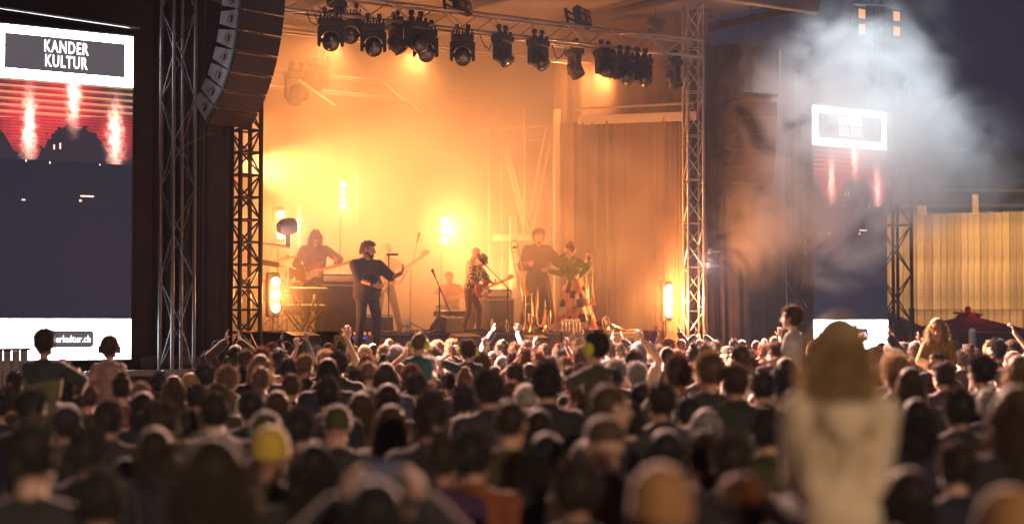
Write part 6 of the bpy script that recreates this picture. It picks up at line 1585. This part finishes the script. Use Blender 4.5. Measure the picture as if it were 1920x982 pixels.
# toward the far screen
C(1286, 659, 22, 'short', 'auburn', 'tee', 'brown'); C(1317, 648, 31, 'crop', 'dark brown', 'tee', 'navy', yaw=55); C(1363, 648, 25, 'short', 'brown', 'tee', 'brown', gear='cap', gcol='brown', yaw=75); C(1384, 649, 38, 'short', 'dark brown', 'tee', 'white', yaw=45)
C(1405, 657, 24, 'short', 'black', 'tee', 'charcoal'); C(1433, 648, 27, 'crop', 'auburn', 'tee', 'rust', pose='raise', yaw=-5); C(1331, 664, 55, 'crop', 'light brown', 'tee', 'charcoal'); C(1425, 682, 34, 'curly', 'black', 'tee', 'black'); C(1472, 673, 47, 'long', 'black', 'tee', 'beige')
C(1378, 686, 53, 'short', 'brown', 'jacket', 'dark green'); C(1430, 697, 51, 'short', 'black', 'jacket', 'navy'); C(1322, 770, 52, 'bob', 'grey', 'jacket', 'teal'); C(1345, 676, 26, 'short', 'brown', 'tee', 'olive')
C(1650, 662, 32, 'crop', 'brown', 'tee', 'cream', pose='both', yaw=8, d=20); C(1708, 672, 30, 'short', 'brown', 'tee', 'charcoal', pose='raise', yaw=10, d=20.5); C(1728, 676, 28, 'crop', 'dark brown', 'tee', 'navy', pose='raise', yaw=0, d=21)
C(1692, 640, 27, 'short', 'black', 'tee', 'black', gear='cap', gcol='black', yaw=20); C(1676, 658, 46, 'short', 'grey', 'tee', 'grey'); C(1678, 667, 58, 'curly', 'blond', 'jacket', 'grey', yaw=20); C(1706, 692, 57, 'bob', 'brown', 'jacket', 'charcoal')
C(1744, 662, 20, 'long', 'blond', 'tee', 'beige'); C(1760, 658, 27, 'long', 'light brown', 'tee', 'pink'); C(1776, 667, 27, 'crop', 'brown', 'tee', 'navy'); C(1802, 661, 28, 'crop', 'black', 'tee', 'black'); C(1779, 651, 21, 'short', 'dark brown', 'tee', 'rust')
C(1814, 645, 23, 'short', 'brown', 'tee', 'brown', gear='brimmed_hat', gcol='brown', yaw=50); C(1830, 652, 20, 'buzz', 'auburn', 'tee', 'rust'); C(1866, 637, 35, 'curly', 'black', 'tee', 'black', yaw=60); C(1896, 639, 29, 'short', 'brown', 'tee', 'grey', pose='fist', yaw=30); C(1914, 641, 29, 'crop', 'light brown', 'tee', 'beige')
C(1872, 660, 29, 'long', 'light brown', 'tee', 'cream', yaw=50); C(1898, 660, 37, 'bob', 'auburn', 'tee', 'black', yaw=45); C(1767, 680, 43, 'short', 'dark brown', 'jacket', 'purple'); C(1838, 668, 51, 'crop', 'black', 'jacket', 'navy', yaw=30); C(1876, 692, 31, 'short', 'black', 'tee', 'charcoal')
C(1911, 668, 52, 'long', 'light brown', 'jacket', 'grey'); C(1738, 692, 25, 'short', 'black', 'tee', 'black'); C(1797, 733, 67, 'crop', 'black', 'jacket', 'black'); C(1850, 732, 48, 'pony', 'grey', 'tee', 'charcoal'); C(1718, 750, 73, 'long', 'black', 'jacket', 'navy', yaw=-8)
C(1902, 728, 96, 'long', 'brown', 'jacket', 'black', yaw=8); C(1888, 912, 118, 'bald', None, 'jacket', 'brown', gear='beanie', gcol='tan', d=4.3)
C(1650, 706, 44, 'short', 'dark brown', 'tee', 'charcoal'); C(1500, 706, 40, 'crop', 'brown', 'tee', 'olive')
# near rows hidden low in the frame
C(702, 905, 110, 'bob', 'black', 'jacket', 'charcoal', pose='phone', d=4.6, yaw=0, note='holding up a phone'); C(770, 860, 80, 'crop', 'black', 'jacket', 'navy'); C(1080, 866, 96, 'crop', 'dark brown', 'jacket', 'black'); C(190, 880, 110, 'short', 'black', 'jacket', 'navy')
C(1700, 884, 110, 'bob', 'black', 'jacket', 'charcoal'); C(1790, 830, 86, 'short', 'dark brown', 'jacket', 'navy'); C(470, 738, 44, 'crop', 'black', 'tee', 'black'); C(1180, 760, 60, 'crop', 'black', 'jacket', 'dark green'); C(1010, 770, 62, 'bob', 'dark brown', 'jacket', 'navy')
C(1290, 745, 56, 'short', 'black', 'jacket', 'purple'); C(1440, 770, 76, 'crop', 'black', 'jacket', 'olive'); C(830, 800, 70, 'bun', 'dark brown', 'jacket', 'purple'); C(350, 768, 60, 'short', 'black', 'jacket', 'charcoal'); C(520, 735, 44, 'bob', 'brown', 'tee', 'black')
# further heads filling the far rows
taken = [(q['px'], q['ytop']) for q in PEOPLE]
fr = random.Random(5)
tries = 0; nfill = 0
while nfill < 112 and tries < 6000:
    tries += 1
    x = fr.uniform(385, 1920)
    far = x > 1480
    dmax = min(front_depth(x) - 2.6, 30.5)
    dd = 14.0 + (dmax - 14.0) * fr.random() ** 0.6
    zz = fr.uniform(1.58, 1.76)
    y = 605 + (CAMZ - zz) * F / dd
    wpx = F * 0.19 / dd
    if any(abs(x - a) < 0.55 * wpx and abs(y - b) < 11 for a, b in taken): continue
    if any(abs(x - k) < 22 and y < 660 for k in (787, 877, 1116, 1484, 1757)): continue
    taken.append((x, y)); nfill += 1
    ht = fr.choice(['short', 'crop', 'short', 'bob', 'long', 'curly', 'buzz', 'bun', 'pony', 'crop'])
    C(x, y, wpx, ht, fr.choice(['dark brown', 'brown', 'black', 'light brown', 'blond', 'auburn', 'grey']), fr.choice(['tee', 'tee', 'jacket', 'sweater']), fr.choice(['black', 'navy', 'charcoal', 'grey', 'maroon', 'beige', 'denim blue', 'white', 'dark green', 'brown']), d=dd,
      pose=fr.choice(['stand'] * 30 + ['clap', 'raise', 'phone', 'both']))
for q in PEOPLE: build_person(q)

# labels: looks first, then a landmark they stand below, then the order toward the stage
LM = [(-99, 50, 'below the board fence'), (50, 120, 'below the screen web address'), (120, 250, 'below the big screen foot'), (250, 365, 'below the near lattice tower'), (365, 480, 'below the black wing drape'), (480, 545, 'below the low lamp column'), (545, 640, 'below the keyboards'),
      (640, 715, 'below the singer'), (715, 800, 'below the thin microphone stand'), (800, 870, 'below the seated player'), (870, 950, 'below the hatted guitarist'), (950, 1010, 'below the slanting trombone'), (1010, 1060, 'below the tall man'), (1060, 1130, 'below the patchwork skirt'), (1130, 1215, 'below the riser end'),
      (1215, 1290, 'below the far lamp column'), (1290, 1350, 'below the orange lit tower'), (1350, 1470, 'below the bulging wing drape'), (1470, 1560, 'by the first black tower'), (1560, 1660, 'below the far screen'), (1660, 1720, 'below the timber wall tower'), (1720, 1800, 'below the leopard jacket girl'), (1800, 1870, 'below the red parasol'), (1870, 2000, 'below the dark container')]
HN = {'buzz': 'cropped {}', 'short': 'short {}', 'crop': 'thick {}', 'curly': 'curly {}', 'long': 'long {}', 'bob': 'bobbed {}', 'bun': '{} bun', 'pony': '{} ponytail', 'tall': 'piled-up {}'}
PN = {'stand': '', 'fold': ' arms folded', 'clap': ' clapping overhead', 'raise': ' one arm raised', 'raise_other': ' an arm raised', 'both': ' both arms up', 'phone': ' holding hands up', 'fist': ' fist up', 'carry': ''}
def label_of(q):
    lm = next(s for a, b, s in LM if a <= q['px'] < b)
    if q['gear']: a = f"{q['gcol']} {q['gear'].replace('_', ' ')}"
    elif q['hair'] == 'bald': a = 'bald head'
    else:
        a = HN[q['hair']].format(q['hcol']); a += '' if q['hair'] in ('bun', 'pony') else ' hair'
    row = 'near row' if q['dist'] < 8 else 'middle row' if q['dist'] < 15 else 'far row'
    return [f"{a}, {q['tcol']} {q['top']},{PN[q['pose']]}", f"{row} {lm}"]
for q in PEOPLE: q['obj']['label'] = ''
by = {}
for q in PEOPLE: by.setdefault(tuple(label_of(q)), []).append(q)
ORD = ['nearest', 'second', 'third', 'fourth']
for (a, b), qs in by.items():
    qs.sort(key=lambda q: q['dist'])
    for i, q in enumerate(qs):
        lab = f"{a.rstrip(',')}, {b}" + (f", {['nearer', 'farther'][i] if len(qs) == 2 else ORD[min(i, 3)]} of {'two' if len(qs) == 2 else 'its kind'}" if len(qs) > 1 else '')
        tag(q['obj'], lab, 'person', 'audience standing before the stage')
# phone held in the near row
q = next(q for q in PEOPLE if q['note'] == 'holding up a phone')
o_ = q['obj']; s_ = o_.scale[0]
def phone(label, person_q):
    o_ = person_q['obj']; M = Matrix.Translation(o_.location) @ Matrix.Rotation(o_.rotation_euler[2], 4, 'Z') @ Matrix.Scale(o_.scale[0], 4)
    t = at('phone', label, 'phone', M @ Matrix.Translation((0.0, 0.40, 1.76)))
    d = MB(); d.bbox((0, 0, 0), (0.15, 0.009, 0.074), 0.004); obj('case', d.mesh('case', M_black_gloss), t)
    d = MB(); d.box((0, -0.006, 0), (0.138, 0.002, 0.066)); obj('display', d.mesh('display', emit('phone_display', (0.5, 0.45, 0.6), 0.06, sample=False)), t)
phone('phone held up in a near row over the big dark jacket', q)
phone('small red lit phone held up below the singer', next(q for q in PEOPLE if q['px'] == 701))

# ------------------------------------------------------------------ children on shoulders
KLEG = {1: dict(ankle=(0.17, 0.34, 0.50), pole=(0.2, 1, 0.3)), -1: dict(ankle=(-0.17, 0.34, 0.50), pole=(-0.2, 1, 0.3))}
def kid(label, px, ytop, dist, yaw, arms, hair, hcol, tcol, sleeve=0.6, hood=False, m=None, s=0.64, defenders=None, head=(0, 0, 0), wristy=None, trcol=(0.05, 0.06, 0.09), clabel=None, ctop='charcoal', chair=('short', 'brown'), g=0.016, hs=1.4, voxel=0.012, lean=0, patch=None):
    f = Fig(hs=hs, head=head, arms=arms, legs=KLEG, wide=0.93, lean=lean)
    w_ = P(px, ytop, dist); ry = R(yaw); Rz = Matrix.Rotation(ry, 3, 'Z')
    tz = f.hc.z + 0.118 * hs + 0.008
    off = Rz @ Vector((f.hc.x, f.hc.y, 0)) * s
    t = bpy.data.objects.new('child', None); COL.objects.link(t); t.empty_display_size = 0.1
    t.location = (w_.x - off.x, w_.y - off.y, w_.z - tz * s); t.rotation_euler = (0, 0, ry); t.scale = (s,) * 3
    tag(t, label, 'child', 'children riding on shoulders')
    obj('body', f.body(voxel), t, color=(0.56, 0.36, 0.28)); obj('shirt', f.shirt(sleeve, g, hood=hood, m=m), t, color=tcol); obj('trousers', f.trousers(), t, color=trcol)
    if patch:
        mb = MB(); f.add_torso(mb, g + 0.006); pm_ = remeshed(mb, 0.013, 3, M_shirt, 'panel')
        keep = [tuple(p.vertices) for p in pm_.polygons if p.center.z < 1.24 + 0.12 * p.center.x]
        e = MB(); e.add([tuple(v.co) for v in pm_.vertices], keep); obj('lower_panel', e.mesh('panel', M_shirt, True), t, color=patch)
    if hair: obj('hair', hair_mesh(f, hair, 8), t, color=HC[hcol])
    if defenders: ear_defenders(f, t, defenders)
    seat = w_.z - tz * s + 0.86 * s
    cs = seat / 1.47
    fw = Rz @ Vector((0, 1, 0))
    c = t.location + fw * 0.12
    q = bpy.data.objects.new('person', None); COL.objects.link(q); q.location = (c.x, c.y, 0); q.rotation_euler = (0, 0, ry); q.scale = (cs,) * 3; q.empty_display_size = 0.1
    tag(q, clabel, 'person', 'people carrying a child on their shoulders')
    obj('body', BODY['carry'], q, color=SKIN[0]); obj('top', LONG['carry'] if ctop in ('navy', 'maroon') else TEE['carry'], q, color=TC[ctop]); obj('trousers', TROU, q, color=(0.03, 0.03, 0.035)); obj('hair', HAIR[chair[0]][0], q, color=HC[chair[1]])
    return t
rest = {1: dict(wrist=(0.12, 0.34, 1.06), pole=(0.1, -0.5, -1)), -1: dict(wrist=(-0.12, 0.34, 1.06), pole=(-0.1, -0.5, -1))}
kid('big child with dark shoulders and olive back riding high before the web address', 84, 615, 12.4, -4, {1: dict(wrist=(0.30, 0.30, 1.12), pole=(1, 0.1, -0.3)), -1: rest[-1]}, 'short', 'dark brown', (0.05, 0.055, 0.06), 1.9, g=0.026, clabel='person under the child with the olive back, carrying it', patch=(0.16, 0.15, 0.07), ctop='charcoal')
kid('child in headphones and pale pink shirt before the white screen foot', 206, 629, 15.0, -6, {1: rest[1], -1: dict(wrist=(-0.44, 0.10, 1.25), pole=(-0.4, -0.5, -1), fd=(-0.3, 0.2, 0.9), curl=20)}, 'short', 'brown', (0.32, 0.20, 0.20), 0.6, defenders=(0.12, 0.12, 0.13), clabel='person carrying the child in headphones by the screen foot', ctop='black')
kid('child in teal shirt with lime ear defenders below the singer', 787, 624, 16.5, -28, rest, 'buzz', 'light brown', (0.035, 0.15, 0.16), 0.7, defenders=(0.50, 0.62, 0.03), clabel='person carrying the child in the teal shirt', lean=6)
kid('child in navy shirt with lime ear defenders below the hatted guitarist', 877, 636, 16.8, 8, {1: rest[1], -1: dict(wrist=(-0.26, 0.22, 1.62), pole=(-1, -0.2, 0), fd=(0.1, 0, 1), curl=20)}, 'short', 'brown', (0.025, 0.05, 0.08), 0.7, defenders=(0.50, 0.62, 0.03), clabel='person carrying the child in the navy shirt', ctop='navy')
kid('child in olive top with one yellow ear defender below the patchwork skirt', 1116, 621, 11.6, 52, {1: rest[1], -1: dict(wrist=(-0.30, 0.28, 1.42), pole=(-1, -0.2, -0.6), fd=(0.1, 0, 1), curl=30)}, 'short', 'dark brown', (0.06, 0.06, 0.04), 0.9, defenders=(0.62, 0.58, 0.03), clabel='person carrying the child in the olive top', ctop='charcoal')
kid('child in grey shirt looking sideways before the black drape, unhelmeted', 1484, 573, 15.5, 62, rest, 'short', 'brown', (0.38, 0.40, 0.40), 0.7, clabel='person carrying the child in the grey shirt', ctop='white')
kid('girl in leopard jacket with pale hair facing the crowd below the red parasol', 1757, 597, 17.5, 158, {1: dict(wrist=(0.06, 0.30, 1.08), pole=(1, -0.3, -0.3)), -1: dict(wrist=(-0.08, 0.32, 1.06), pole=(-1, -0.3, -0.3))}, 'long', 'blond', (0.3, 0.2, 0.1), 1.9, m=M_leopard, g=0.034, head=(0, 12, 0), clabel='person carrying the girl in the leopard jacket', ctop='maroon')
t = kid('blurred child in a cream hooded sweater riding before the far screen', 1572, 592, 5.0, 0, rest, 'long', 'blond', (0.66, 0.56, 0.40), 1.9, hood=True, g=0.045, clabel='person carrying the child in the cream hooded sweater', ctop='maroon', chair=('short', 'black'), voxel=0.012)
